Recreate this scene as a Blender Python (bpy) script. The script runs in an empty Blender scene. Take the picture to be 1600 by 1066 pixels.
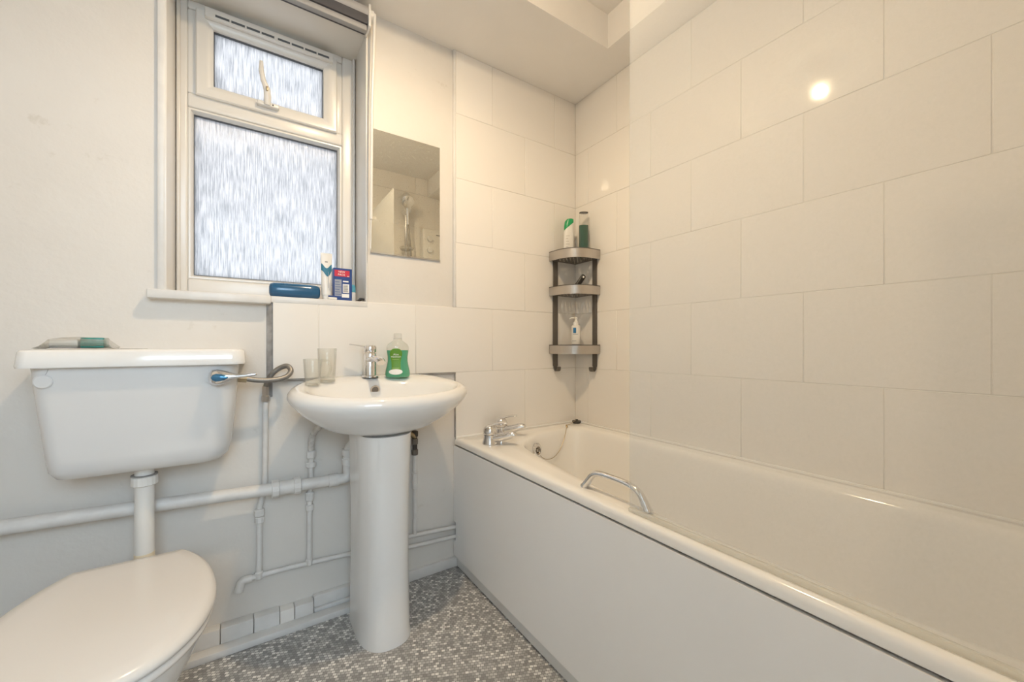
import bpy, bmesh, math, random
from mathutils import Matrix, Vector
random.seed(7)
sc = bpy.context.scene
COL = sc.collection

# ------------------------------------------------------------------ camera
TH = 0.5874
cam_d = bpy.data.cameras.new('camera')
cam_d.sensor_width = 36.0
cam_d.lens = 36.0 * 618.7 / 1600.0
cam_d.shift_y = 7.4 / 1600.0
cam_d.clip_start = 0.01
cam = bpy.data.objects.new('camera', cam_d)
cam.location = (0, 0, 0.978)
cam.rotation_euler = (math.pi / 2, 0, -TH)
COL.objects.link(cam)
sc.camera = cam

# ------------------------------------------------------------------ sky, exposure
SKY = 11.0
w = bpy.data.worlds.new('overcast_sky')
w.use_nodes = True
bg = w.node_tree.nodes['Background']
bg.inputs[0].default_value = (0.62, 0.81, 1.0, 1)
bg.inputs[1].default_value = SKY
sc.world = w
LAMP = 38.0
LAMP_COL = (1.0, 0.76, 0.485)
sc.view_settings.view_transform = 'Standard'
sc.view_settings.look = 'None'
sc.view_settings.gamma = 1
sc.view_settings.exposure = 0.08
sc.view_settings.use_curve_mapping = False
cy = sc.cycles
cy.use_denoising = True
cy.max_bounces = 14
cy.diffuse_bounces = 8
cy.glossy_bounces = 6
cy.transmission_bounces = 8
cy.transparent_max_bounces = 24
cy.sample_clamp_indirect = 6.0
cy.caustics_reflective = False
cy.caustics_refractive = False
cy.blur_glossy = 0.5
cy.use_light_tree = False


def daylight_portal(name, loc, rot, sx, sz):
    """marks an opening so that the renderer looks for the sky there; gives off no light of its own"""
    d = bpy.data.lights.new(name, 'AREA')
    d.shape = 'RECTANGLE'; d.size = sx; d.size_y = sz
    d.cycles.is_portal = True
    o = bpy.data.objects.new(name, d)
    o.location = loc; o.rotation_euler = rot
    COL.objects.link(o)


daylight_portal('window_daylight', (0.086, 1.90, 1.68), (-math.pi / 2, 0, 0), 0.60, 1.06)
daylight_portal('landing_fill_portal', (0.075, -1.70, 1.925), (math.pi / 2, 0, 0), 1.65, 0.95)  # portal at the unseen landing window added for fill


# ------------------------------------------------------------------ materials
def new_mat(name):
    m = bpy.data.materials.new(name)
    m.use_nodes = True
    nt = m.node_tree
    p = nt.nodes['Principled BSDF']
    return m, nt, p


def coords(nt, scale):
    t = nt.nodes.new('ShaderNodeTexCoord')
    mp = nt.nodes.new('ShaderNodeMapping')
    mp.inputs['Scale'].default_value = scale
    nt.links.new(t.outputs['Object'], mp.inputs[0])
    return mp.outputs[0]


def noise(nt, scale, detail=4.0, vec=None, rough=0.5):
    n = nt.nodes.new('ShaderNodeTexNoise')
    n.inputs['Scale'].default_value = scale
    n.inputs['Detail'].default_value = detail
    n.inputs['Roughness'].default_value = rough
    if vec is None:
        vec = coords(nt, (1, 1, 1))
    nt.links.new(vec, n.inputs['Vector'])
    return n.outputs['Fac']


def ramp(nt, fac, stops):
    r = nt.nodes.new('ShaderNodeValToRGB')
    el = r.color_ramp.elements
    while len(el) < len(stops):
        el.new(0.5)
    for e, (p, c) in zip(el, stops):
        e.position = p
        e.color = (c[0], c[1], c[2], 1) if isinstance(c, (tuple, list)) else (c, c, c, 1)
    nt.links.new(fac, r.inputs[0])
    return r.outputs[0]


def bump(nt, p, height, strength, dist=0.002):
    b = nt.nodes.new('ShaderNodeBump')
    b.inputs['Strength'].default_value = strength
    b.inputs['Distance'].default_value = dist
    nt.links.new(height, b.inputs['Height'])
    nt.links.new(b.outputs[0], p.inputs['Normal'])


def simple(name, col, rough=0.4, metal=0.0, coat=0.0, bump_s=0, bump_scale=40, var=0.0, var_scale=6, spec=0.5):
    m, nt, p = new_mat(name)
    p.inputs['Base Color'].default_value = (*col, 1)
    p.inputs['Roughness'].default_value = rough
    p.inputs['Metallic'].default_value = metal
    p.inputs['Coat Weight'].default_value = coat
    p.inputs['Specular IOR Level'].default_value = spec
    if var:
        c2 = tuple(c * (1 - var) for c in col)
        f = noise(nt, var_scale, 5)
        nt.links.new(ramp(nt, f, [(0.35, c2), (0.65, col)]), p.inputs['Base Color'])
    if bump_s:
        bump(nt, p, noise(nt, bump_scale, 4), bump_s)
    return m


def clear(name, tint=(0.97, 0.97, 0.97), gloss=0.10, haze=0.0, haze_col=(0.9, 0.9, 0.88), haze_noise=None):
    """clear sheet: transparent with a fresnel-like gloss and an optional diffuse haze over the surface"""
    m, nt, p = new_mat(name)
    out = nt.nodes['Material Output']
    nt.nodes.remove(p)
    tr = nt.nodes.new('ShaderNodeBsdfTransparent')
    tr.inputs[0].default_value = (*tint, 1)
    gl = nt.nodes.new('ShaderNodeBsdfGlossy')
    gl.inputs['Roughness'].default_value = 0.03
    lw = nt.nodes.new('ShaderNodeLayerWeight')
    lw.inputs[0].default_value = 0.25
    mu = nt.nodes.new('ShaderNodeMath')
    mu.operation = 'MULTIPLY_ADD'
    mu.inputs[1].default_value = 0.8
    mu.inputs[2].default_value = gloss * 0.3
    nt.links.new(lw.outputs['Facing'], mu.inputs[0])
    mu2 = nt.nodes.new('ShaderNodeMath')
    mu2.operation = 'MULTIPLY'
    mu2.inputs[1].default_value = gloss * 4
    nt.links.new(mu.outputs[0], mu2.inputs[0])
    mu2.use_clamp = True
    mx = nt.nodes.new('ShaderNodeMixShader')
    nt.links.new(mu2.outputs[0], mx.inputs[0])
    nt.links.new(tr.outputs[0], mx.inputs[1])
    nt.links.new(gl.outputs[0], mx.inputs[2])
    last = mx.outputs[0]
    if haze:
        df = nt.nodes.new('ShaderNodeBsdfDiffuse')
        df.inputs[0].default_value = (*haze_col, 1)
        mh = nt.nodes.new('ShaderNodeMixShader')
        if haze_noise:
            f = noise(nt, haze_noise, 6, None, 0.7)
            r = ramp(nt, f, [(0.3, haze * 0.88), (0.7, min(1, haze * 1.12))])
            nt.links.new(r, mh.inputs[0])
        else:
            mh.inputs[0].default_value = haze
        nt.links.new(last, mh.inputs[1])
        nt.links.new(df.outputs[0], mh.inputs[2])
        last = mh.outputs[0]
    nt.links.new(last, out.inputs[0])
    return m


def liquid(name, col):
    m, nt, p = new_mat(name)
    out = nt.nodes['Material Output']
    p.inputs['Base Color'].default_value = (*col, 1)
    p.inputs['Roughness'].default_value = 0.12
    tl = nt.nodes.new('ShaderNodeBsdfTranslucent')
    tl.inputs[0].default_value = (*col, 1)
    tr = nt.nodes.new('ShaderNodeBsdfTransparent')
    tr.inputs[0].default_value = (*col, 1)
    a = nt.nodes.new('ShaderNodeMixShader')
    a.inputs[0].default_value = 0.5
    nt.links.new(tl.outputs[0], a.inputs[1])
    nt.links.new(tr.outputs[0], a.inputs[2])
    b = nt.nodes.new('ShaderNodeMixShader')
    b.inputs[0].default_value = 0.5
    nt.links.new(p.outputs[0], b.inputs[1])
    nt.links.new(a.outputs[0], b.inputs[2])
    nt.links.new(b.outputs[0], out.inputs[0])
    return m


M = {}
# painted plaster: uneven, faintly stained
m, nt, p = new_mat('painted_plaster')
f = noise(nt, 2.2, 6, None, 0.6)
g = noise(nt, 14, 6, None, 0.7)
mx = nt.nodes.new('ShaderNodeMix'); mx.data_type = 'RGBA'; mx.blend_type = 'MULTIPLY'
mx.inputs[0].default_value = 1.0
nt.links.new(ramp(nt, f, [(0.3, (0.66, 0.63, 0.585)), (0.7, (0.70, 0.675, 0.635))]), mx.inputs[6])
nt.links.new(ramp(nt, g, [(0.22, (0.86, 0.84, 0.80)), (0.36, (1, 1, 1))]), mx.inputs[7])
nt.links.new(mx.outputs[2], p.inputs['Base Color'])
p.inputs['Roughness'].default_value = 0.55
bump(nt, p, noise(nt, 9, 5, None, 0.55), 0.25, 0.012)
M['plaster'] = m
# ceiling
M['ceiling'] = simple('ceiling_paint', (0.82, 0.80, 0.77), 0.7, bump_s=0.15, bump_scale=60, var=0.03)
# tile
m, nt, p = new_mat('glazed_tile')
oi = nt.nodes.new('ShaderNodeObjectInfo')
nt.links.new(ramp(nt, oi.outputs['Random'], [(0, (0.785, 0.755, 0.71)), (1, (0.805, 0.78, 0.74))]), p.inputs['Base Color'])
p.inputs['Roughness'].default_value = 0.055
bump(nt, p, noise(nt, 30, 2), 0.04, 0.0010)
M['tile'] = m
M['grout'] = simple('grout', (0.73, 0.70, 0.65), 0.7, var=0.12, var_scale=14)
M['ceramic'] = simple('white_ceramic', (0.78, 0.775, 0.76), 0.07, coat=0.3)
M['ceramic_cool'] = simple('cistern_plastic', (0.69, 0.69, 0.685), 0.16)
M['seat'] = simple('seat_plastic', (0.71, 0.68, 0.64), 0.2)
M['acrylic'] = simple('bath_acrylic', (0.83, 0.82, 0.795), 0.12)
M['panel'] = simple('bath_panel_gloss', (0.87, 0.865, 0.86), 0.22, var=0.02, var_scale=3)
M['plinth'] = simple('plinth_board', (0.66, 0.66, 0.65), 0.45)
M['upvc'] = simple('white_upvc', (0.72, 0.70, 0.66), 0.28)
M['upvc_dark'] = simple('dark_gasket', (0.10, 0.11, 0.12), 0.6)
M['pipe_paint'] = simple('painted_pipe', (0.70, 0.69, 0.67), 0.4, bump_s=0.35, bump_scale=70, var=0.10, var_scale=25)
M['chrome'] = simple('chrome', (0.78, 0.78, 0.79), 0.08, 1.0)
M['sky_reflection'] = simple('painted_sky_reflection', (0.05, 0.20, 0.38), 0.1, 0.6, coat=0.6)  # blue of the reflected sky painted into the chrome
M['steel'] = simple('brushed_steel', (0.56, 0.52, 0.48), 0.34, 1.0, bump_s=0.1, bump_scale=150)
M['steel_dark'] = simple('dark_steel_strap', (0.17, 0.155, 0.14), 0.45, 0.6)
M['black'] = simple('black_plastic', (0.012, 0.012, 0.013), 0.35)
M['rubber'] = simple('dark_rubber', (0.05, 0.045, 0.04), 0.6)
M['brass'] = simple('old_brass', (0.42, 0.34, 0.22), 0.4, 0.9)
M['white_plastic'] = simple('white_plastic', (0.73, 0.72, 0.69), 0.3)
M['trim'] = simple('gloss_trim', (0.71, 0.70, 0.68), 0.35, var=0.08, var_scale=18, bump_s=0.2, bump_scale=30)
M['mottled_grey'] = simple('mottled_grey_joint', (0.33, 0.32, 0.31), 0.7, var=0.4, var_scale=30)  # mottled grey shared by joints, gaps and edge strips
M['blind_grey'] = simple('blind_fabric', (0.36, 0.355, 0.36), 0.6)
M['blind_dark'] = simple('blind_shadow_channel', (0.06, 0.06, 0.07), 0.6)  # near-black colour standing in for shade inside the blind
M['alu'] = simple('aluminium_bar', (0.33, 0.33, 0.335), 0.55, 0.0)
M['blue_case'] = simple('blue_case', (0.012, 0.09, 0.20), 0.18, coat=0.3)
M['navy'] = simple('navy_card', (0.012, 0.05, 0.22), 0.4)
M['red'] = simple('red_print', (0.55, 0.02, 0.05), 0.4)
M['grey_print'] = simple('grey_print', (0.30, 0.33, 0.40), 0.5)
M['teal'] = simple('teal_print', (0.02, 0.16, 0.26), 0.4)
M['teal_label'] = simple('teal_label', (0.02, 0.26, 0.21), 0.3, var=0.35, var_scale=60)
M['label_green'] = simple('green_label', (0.10, 0.26, 0.012), 0.4)
M['cap_green'] = simple('green_cap', (0.012, 0.30, 0.11), 0.3)
M['print_white'] = simple('white_print', (0.85, 0.85, 0.82), 0.5)
M['blue_print'] = simple('blue_print', (0.02, 0.16, 0.36), 0.4)
M['grey_line'] = simple('grey_ink', (0.28, 0.28, 0.28), 0.5)
M['soap'] = liquid('green_soap', (0.10, 0.62, 0.38))
M['gel'] = liquid('dark_green_gel', (0.004, 0.15, 0.085))
M['clear_plastic'] = clear('clear_plastic', (0.95, 0.95, 0.94), 0.14, 0.05)
M['clear_cup'] = clear('clear_cup', (0.975, 0.975, 0.96), 0.16, 0.03)
M['clear_wrap'] = clear('clear_wrap', (0.90, 0.90, 0.88), 0.25, 0.16, (0.75, 0.74, 0.7), 60)
M['screen'] = clear('shower_glass', (0.965, 0.97, 0.965), 0.035, 0.16, (0.84, 0.86, 0.89), 220)  # limescale haze; its cool tint also paints in daylight on the right side
M['seal'] = clear('clear_seal', (0.93, 0.93, 0.90), 0.10, 0.30, (0.85, 0.84, 0.80))
M['disc_dark'] = simple('overflow_dark', (0.16, 0.14, 0.12), 0.5)
M['socket_floor'] = simple('landing_floor', (0.35, 0.31, 0.27), 0.8)

# braided hose
m, nt, p = new_mat('braided_steel')
wv = nt.nodes.new('ShaderNodeTexWave')
wv.inputs['Scale'].default_value = 160
wv.inputs['Distortion'].default_value = 4
nt.links.new(coords(nt, (1, 1, 1)), wv.inputs[0])
nt.links.new(ramp(nt, wv.outputs['Fac'], [(0.2, (0.14, 0.13, 0.12)), (0.8, (0.40, 0.385, 0.36))]), p.inputs['Base Color'])
p.inputs['Metallic'].default_value = 0.6
p.inputs['Roughness'].default_value = 0.4
M['braid'] = m

# mirror with old silver and water spots
m, nt, p = new_mat('mirror_silver')
p.inputs['Metallic'].default_value = 1.0
p.inputs['Base Color'].default_value = (0.80, 0.80, 0.74, 1)
p.inputs['Roughness'].default_value = 0.015
df = nt.nodes.new('ShaderNodeBsdfDiffuse'); df.inputs[0].default_value = (0.55, 0.53, 0.46, 1)
f = noise(nt, 260, 2)
spot = ramp(nt, f, [(0.63, 0.07), (0.70, 0.5)])
mh = nt.nodes.new('ShaderNodeMixShader')
nt.links.new(spot, mh.inputs[0]); nt.links.new(p.outputs[0], mh.inputs[1]); nt.links.new(df.outputs[0], mh.inputs[2])
nt.links.new(mh.outputs[0], nt.nodes['Material Output'].inputs[0])
M['mirror'] = m

# obscured "rain" glass: translucent with vertical streaks
def rain_glass(name, sx, sz, trans):
    m, nt, p = new_mat(name)
    out = nt.nodes['Material Output']
    nt.nodes.remove(p)
    vec = coords(nt, (sx, 1, sz))
    f = noise(nt, 1.0, 5, vec, 0.65)
    b = nt.nodes.new('ShaderNodeBump'); b.inputs['Strength'].default_value = 0.8; b.inputs['Distance'].default_value = 0.004
    nt.links.new(f, b.inputs['Height'])
    tl = nt.nodes.new('ShaderNodeBsdfTranslucent')
    nt.links.new(ramp(nt, f, [(0.36, (0.34, 0.312, 0.298)), (0.60, (0.57, 0.51, 0.475))]), tl.inputs[0])
    nt.links.new(b.outputs[0], tl.inputs['Normal'])
    tr = nt.nodes.new('ShaderNodeBsdfTransparent')
    nt.links.new(ramp(nt, f, [(0.40, (0.13, 0.118, 0.11)), (0.60, (0.245, 0.213, 0.195))]), tr.inputs[0])
    gl = nt.nodes.new('ShaderNodeBsdfGlossy'); gl.inputs['Roughness'].default_value = 0.12
    nt.links.new(b.outputs[0], gl.inputs['Normal'])
    a = nt.nodes.new('ShaderNodeMixShader'); a.inputs[0].default_value = trans
    nt.links.new(tl.outputs[0], a.inputs[1]); nt.links.new(tr.outputs[0], a.inputs[2])
    c = nt.nodes.new('ShaderNodeMixShader'); c.inputs[0].default_value = 0.07
    nt.links.new(a.outputs[0], c.inputs[1]); nt.links.new(gl.outputs[0], c.inputs[2])
    nt.links.new(c.outputs[0], out.inputs[0])
    return m
M['rain'] = rain_glass('rain_glass', 260, 13, 0.35)
M['rain_top'] = rain_glass('rain_glass_upper', 260, 13, 0.25)

# vinyl floor: printed small mosaic, offset rows
m, nt, p = new_mat('mosaic_vinyl')
vec = coords(nt, (1, 1, 1))
br = nt.nodes.new('ShaderNodeTexBrick')
br.inputs['Scale'].default_value = 1.0
br.inputs['Mortar Size'].default_value = 0.0009
br.inputs['Mortar Smooth'].default_value = 0.3
br.inputs['Brick Width'].default_value = 0.0118
br.inputs['Row Height'].default_value = 0.0098
br.inputs['Color1'].default_value = (0, 0, 0, 1)
br.inputs['Color2'].default_value = (1, 1, 1, 1)
br.inputs['Mortar'].default_value = (0.5, 0.5, 0.5, 1)
mp = nt.nodes.new('ShaderNodeMapping'); mp.inputs['Rotation'].default_value = (0, 0, 0.42)
nt.links.new(vec, mp.inputs[0]); nt.links.new(mp.outputs[0], br.inputs[0])
cr = ramp(nt, br.outputs['Color'], [(0.0, (0.25, 0.245, 0.235)), (0.45, (0.40, 0.39, 0.375)), (0.75, (0.54, 0.53, 0.51)), (1.0, (0.85, 0.83, 0.79))])
mx = nt.nodes.new('ShaderNodeMix'); mx.data_type = 'RGBA'
nt.links.new(br.outputs['Fac'], mx.inputs[0]); nt.links.new(cr, mx.inputs[6])
mx.inputs[7].default_value = (0.20, 0.195, 0.19, 1)
nt.links.new(mx.outputs[2], p.inputs['Base Color'])
p.inputs['Roughness'].default_value = 0.42
M['vinyl'] = m

M['bulb'] = clear('bulb_glass', (0.98, 0.98, 0.97), 0.05)


# ------------------------------------------------------------------ mesh helpers
ORG = {}


class B:
    def __init__(s):
        s.v = []; s.f = []

    def add(s, vs, fs):
        k = len(s.v)
        s.v += [tuple(q) for q in vs]
        s.f += [tuple(i + k for i in q) for q in fs]
        return s

    def box(s, x0, x1, y0, y1, z0, z1):
        return s.add([(x0, y0, z0), (x1, y0, z0), (x1, y1, z0), (x0, y1, z0), (x0, y0, z1), (x1, y0, z1), (x1, y1, z1), (x0, y1, z1)],
                     [(0, 3, 2, 1), (4, 5, 6, 7), (0, 1, 5, 4), (1, 2, 6, 5), (2, 3, 7, 6), (3, 0, 4, 7)])

    def loft(s, rings, cap0=True, cap1=True):
        n = len(rings[0])
        vs = [q for r in rings for q in r]
        fs = []
        for i in range(len(rings) - 1):
            for j in range(n):
                a, b = i * n + j, i * n + (j + 1) % n
                fs.append((a, b, b + n, a + n))
        if cap0: fs.append(tuple(range(n - 1, -1, -1)))
        if cap1: fs.append(tuple((len(rings) - 1) * n + j for j in range(n)))
        return s.add(vs, fs)

    def prism(s, pts, z0, z1):
        return s.loft([[(x, y, z0) for x, y in pts], [(x, y, z1) for x, y in pts]])

    def lathe(s, prof, c=(0, 0, 0), n=24, cap0=True, cap1=True):
        return s.loft([[(c[0] + r * math.cos(2 * math.pi * j / n), c[1] + r * math.sin(2 * math.pi * j / n), c[2] + z) for j in range(n)] for r, z in prof], cap0, cap1)

    def tube(s, path, r, n=12, flat=None):
        path = [Vector(q) for q in path]
        rs = r if isinstance(r, (list, tuple)) else [r] * len(path)
        rings = []
        up = Vector((0, 0, 1))
        t0 = (path[1] - path[0]).normalized()
        if abs(t0.dot(up)) > 0.9: up = Vector((0, 1, 0))
        nrm = (up - t0 * up.dot(t0)).normalized()
        for i, q in enumerate(path):
            if i == 0: t = path[1] - path[0]
            elif i == len(path) - 1: t = path[-1] - path[-2]
            else: t = path[i + 1] - path[i - 1]
            t.normalize()
            nrm = (nrm - t * nrm.dot(t)).normalized()
            bi = t.cross(nrm)
            a, b = rs[i], rs[i]
            if flat: a, b = rs[i] * flat[0], rs[i] * flat[1]
            rings.append([q + nrm * a * math.cos(2 * math.pi * j / n) + bi * b * math.sin(2 * math.pi * j / n) for j in range(n)])
        return s.loft(rings)

    def xf(s, mtx):
        s.v = [tuple(mtx @ Vector(q)) for q in s.v]
        return s

    def build(s, name, mat, parent=None, bevel=0, seg=2, smooth=38, origin=None):
        if parent is not None:
            o = ORG.get(parent.name, Vector((0, 0, 0)))
        elif origin is not None:
            o = Vector(origin)
        else:
            xs = [q[0] for q in s.v]; ys = [q[1] for q in s.v]; zs = [q[2] for q in s.v]
            o = Vector(((min(xs) + max(xs)) / 2, (min(ys) + max(ys)) / 2, min(zs)))
        me = bpy.data.meshes.new(name)
        me.from_pydata([tuple(Vector(q) - o) for q in s.v], [], s.f)
        bm = bmesh.new(); bm.from_mesh(me)
        bmesh.ops.recalc_face_normals(bm, faces=bm.faces)
        if bevel:
            es = [e for e in bm.edges if len(e.link_faces) == 2 and e.calc_face_angle(0) > 0.6]
            bmesh.ops.bevel(bm, geom=es, offset=bevel, segments=seg, profile=0.5, affect='EDGES', clamp_overlap=True)
        bm.to_mesh(me); bm.free()
        if smooth:
            me.shade_smooth()
            me.set_sharp_from_angle(angle=math.radians(smooth))
        me.materials.append(M[mat] if isinstance(mat, str) else mat)
        ob = bpy.data.objects.new(name, me)
        COL.objects.link(ob)
        if parent is not None:
            ob.parent = parent
            ORG[ob.name] = o
        else:
            ob.location = o
            ORG[ob.name] = o
        return ob


def box(*a): return B().box(*a)


def tag(o, label, cat, group=None, kind=None):
    o['label'] = label
    o['category'] = cat
    if group: o['group'] = group
    if kind: o['kind'] = kind
    return o


def thing(name, loc, label, cat, group=None, kind=None):
    o = bpy.data.objects.new(name, None)
    o.empty_display_size = 0.05
    o.location = loc
    COL.objects.link(o)
    ORG[o.name] = Vector(loc)
    return tag(o, label, cat, group, kind)


def struct(o, label, cat):
    return tag(o, label, cat, None, 'structure')


def spline(pts, n=8, closed=False):
    pts = [Vector(q) for q in pts]
    out = []
    L = len(pts)
    for i in range(L if closed else L - 1):
        if closed:
            a, b, c, d = pts[(i - 1) % L], pts[i], pts[(i + 1) % L], pts[(i + 2) % L]
        else:
            a, b, c, d = pts[max(i - 1, 0)], pts[i], pts[i + 1], pts[min(i + 2, L - 1)]
        for k in range(n):
            t = k / n
            out.append(0.5 * ((2 * b) + (c - a) * t + (2 * a - 5 * b + 4 * c - d) * t * t + (3 * b - a - 3 * c + d) * t ** 3))
    if not closed: out.append(pts[-1])
    return out


def fillet(pts, r, n=6):
    pts = [Vector(q) for q in pts]
    out = [pts[0]]
    for i in range(1, len(pts) - 1):
        a, b, c = pts[i - 1], pts[i], pts[i + 1]
        u, v = (a - b), (c - b)
        k = min(r, u.length * 0.45, v.length * 0.45)
        p0, p1 = b + u.normalized() * k, b + v.normalized() * k
        for j in range(n + 1):
            t = j / n
            out.append((1 - t) ** 2 * p0 + 2 * t * (1 - t) * b + t * t * p1)
    out.append(pts[-1])
    return out


def sup(cx, cy, a, b, z, n=2.0, N=48, ymax=None):
    r = []
    for j in range(N):
        t = 2 * math.pi * j / N
        c, s_ = math.cos(t), math.sin(t)
        x = cx + a * math.copysign(abs(c) ** (2 / n), c)
        y = cy + b * math.copysign(abs(s_) ** (2 / n), s_)
        if ymax is not None: y = min(y, ymax)
        r.append((x, y, z))
    return r


def rrect(x0, x1, y0, y1, r, k=5):
    out = []
    for cx, cyy, a0 in ((x1 - r, y1 - r, 0), (x0 + r, y1 - r, 90), (x0 + r, y0 + r, 180), (x1 - r, y0 + r, 270)):
        for i in range(k + 1):
            a = math.radians(a0 + 90 * i / k)
            out.append((cx + r * math.cos(a), cyy + r * math.sin(a)))
    return out


def text(name, body, size, mat, parent, mtx, sx=1.0):
    cu = bpy.data.curves.new(name, 'FONT')
    cu.body = body; cu.size = size; cu.align_x = 'CENTER'; cu.align_y = 'CENTER'
    cu.extrude = 0.0001; cu.resolution_u = 2
    t = bpy.data.objects.new(name + '_tmp', cu)
    COL.objects.link(t)
    bpy.context.view_layer.update()
    me = bpy.data.meshes.new_from_object(t.evaluated_get(bpy.context.evaluated_depsgraph_get()))
    bpy.data.objects.remove(t)
    bpy.data.curves.remove(cu)
    o = ORG.get(parent.name, Vector((0, 0, 0)))
    me.transform(Matrix.Translation(-o) @ mtx @ Matrix.Diagonal((sx, 1, 1, 1)))
    me.materials.clear(); me.materials.append(M[mat])
    ob = bpy.data.objects.new(name, me)
    COL.objects.link(ob); ob.parent = parent
    return ob


def frame_m(origin, xdir, zdir=(0, 0, 1)):
    """matrix whose local x runs along xdir, y up along zdir, z out of the printed face"""
    x = Vector(xdir).normalized(); y = Vector(zdir).normalized(); z = x.cross(y)
    m = Matrix((x, y, z)).transposed().to_4x4()
    m.translation = Vector(origin)
    return m


# ================================================================== THE ROOM
XL, XR, YF, YB = -0.66, 1.489, -0.13, 1.61      # bare wall faces (tiles stand 10 mm proud)
ZC, ZH = 2.29, 2.44                             # low ceiling, raised ceiling
WX0, WX1, WZ0, WZ1 = -0.217, 0.389, 1.140, 2.205

fl = box(XL - 0.1, XR + 0.1, YF - 0.12, YB + 0.05, -0.05, 0.0).build('floor', 'vinyl', smooth=0, origin=(0, 0, 0))
struct(fl, 'grey vinyl floor printed with a tiny mosaic', 'floor')

wb = B()
wb.box(XL - 0.1, WX0, YB, YB + 0.30, -0.05, 2.6).box(WX1, XR + 0.1, YB, YB + 0.30, -0.05, 2.6)
wb.box(WX0, WX1, YB, YB + 0.30, -0.05, WZ0).box(WX0, WX1, YB, YB + 0.30, WZ1, 2.6)
wall_back = struct(wb.build('wall_back', 'plaster', smooth=0, origin=(0, 0, 0)), 'uneven cream painted wall around the window, half tiled', 'wall')
wall_right = struct(box(XR, XR + 0.1, YF - 0.1, YB + 0.05, -0.05, 2.6).build('wall_right', 'grout', smooth=0, origin=(0, 0, 0)),
                    'fully tiled cream wall along the bath', 'wall')
wall_left = struct(box(XL - 0.1, XL, YF - 0.1, YB + 0.05, -0.05, 2.6).build('wall_left', 'plaster', smooth=0, origin=(0, 0, 0)),
                   'plain painted wall beside the toilet', 'wall')
DX0, DX1, DZ = -0.55, 0.29, 2.1
wf = B()
wf.box(XL - 0.1, DX0, YF - 0.1, YF, -0.05, 2.6).box(DX1, XR + 0.1, YF - 0.1, YF, -0.05, 2.6).box(DX0, DX1, YF - 0.1, YF, DZ, 2.6)
wall_front = struct(wf.build('wall_front', 'plaster', smooth=0, origin=(0, 0, 0)), 'wall with the doorway and the shower, opposite the window', 'wall')
cb = B()
cb.box(XL - 0.1, XR + 0.1, 1.22, YB + 0.05, ZC, 2.7)
cb.box(1.32, XR + 0.1, YF - 0.1, 1.22, ZC, 2.7)
cb.box(XL - 0.1, 1.32, YF - 0.1, 1.22, ZH, 2.7)
struct(cb.build('ceiling', 'ceiling', smooth=0, origin=(0, 0, 0)), 'white painted ceiling with a raised centre', 'ceiling')
# door lining round the open doorway, unseen landing added beyond for its daylight
dl = thing('door_1', (DX0, YF, 0), 'white lining of the open doorway opposite the window', 'door frame', None, 'structure')
box(DX0, DX0 + 0.03, YF - 0.11, YF + 0.01, 0, DZ).build('jamb', 'trim', dl, 0.002)
box(DX1 - 0.03, DX1, YF - 0.11, YF + 0.01, 0, DZ).build('jamb', 'trim', dl, 0.002)
box(DX0, DX1, YF - 0.11, YF + 0.01, DZ - 0.03, DZ).build('door_head', 'trim', dl, 0.002)
lf = box(-1.3, 1.0, -1.6, YF - 0.12, -0.05, 0.0).build('floor_landing', 'socket_floor', smooth=0, origin=(0, -0.9, 0))
struct(lf, 'brown carpet of the landing outside the bathroom door', 'floor')
lw_ = B()
lw_.box(-1.4, -1.3, -1.6, YF - 0.1, -0.05, 2.6).box(1.0, 1.1, -1.6, YF - 0.1, -0.05, 2.6)
lw_.box(-1.4, 1.1, -1.7, -1.6, -0.05, 1.45).box(-1.4, 1.1, -1.7, -1.6, 2.4, 2.6)
lw_.box(-1.4, -0.75, -1.7, -1.6, 1.45, 2.4).box(0.9, 1.1, -1.7, -1.6, 1.45, 2.4)  # opening sized and placed to send cool fill through the doorway
struct(lw_.build('wall_landing', 'plaster', smooth=0, origin=(0, -1.6, 0)), 'unseen painted landing walls with a window opening added for cool fill light', 'wall')
struct(box(-1.4, 1.1, -1.7, YF - 0.1, 2.5, 2.6).build('ceiling_landing', 'ceiling', smooth=0, origin=(0, -0.9, 2.5)), 'white ceiling over the landing', 'ceiling')

# ------------------------------------------------------------------ tiles
TILE_ME = {}


def tile_mesh(wd, ht):
    k = (round(wd, 3), round(ht, 3))
    if k not in TILE_ME:
        g = 0.0008
        b = box(-wd / 2 + g, wd / 2 - g, -0.010, 0.002, -ht / 2 + g, ht / 2 - g)
        o = b.build('tile', 'tile', None, 0.0012, 1, origin=(0, 0, 0))
        TILE_ME[k] = o.data
        bpy.data.objects.remove(o)
    return TILE_ME[k]


def put_tile(parent, wall, a0, a1, z0, z1):
    ob = bpy.data.objects.new('tile', tile_mesh(a1 - a0, z1 - z0))
    COL.objects.link(ob)
    ob.parent = parent
    c, z = (a0 + a1) / 2, (z0 + z1) / 2
    j = lambda: random.uniform(-0.0016, 0.0016)
    if wall == 'back': ob.location = (c, YB, z); ob.rotation_euler = (j(), 0, j())
    if wall == 'right': ob.location = (XR, c, z); ob.rotation_euler = (j(), 0, -math.pi / 2 + j())
    if wall == 'front': ob.location = (c, YF, z); ob.rotation_euler = (j(), 0, math.pi + j())


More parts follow.
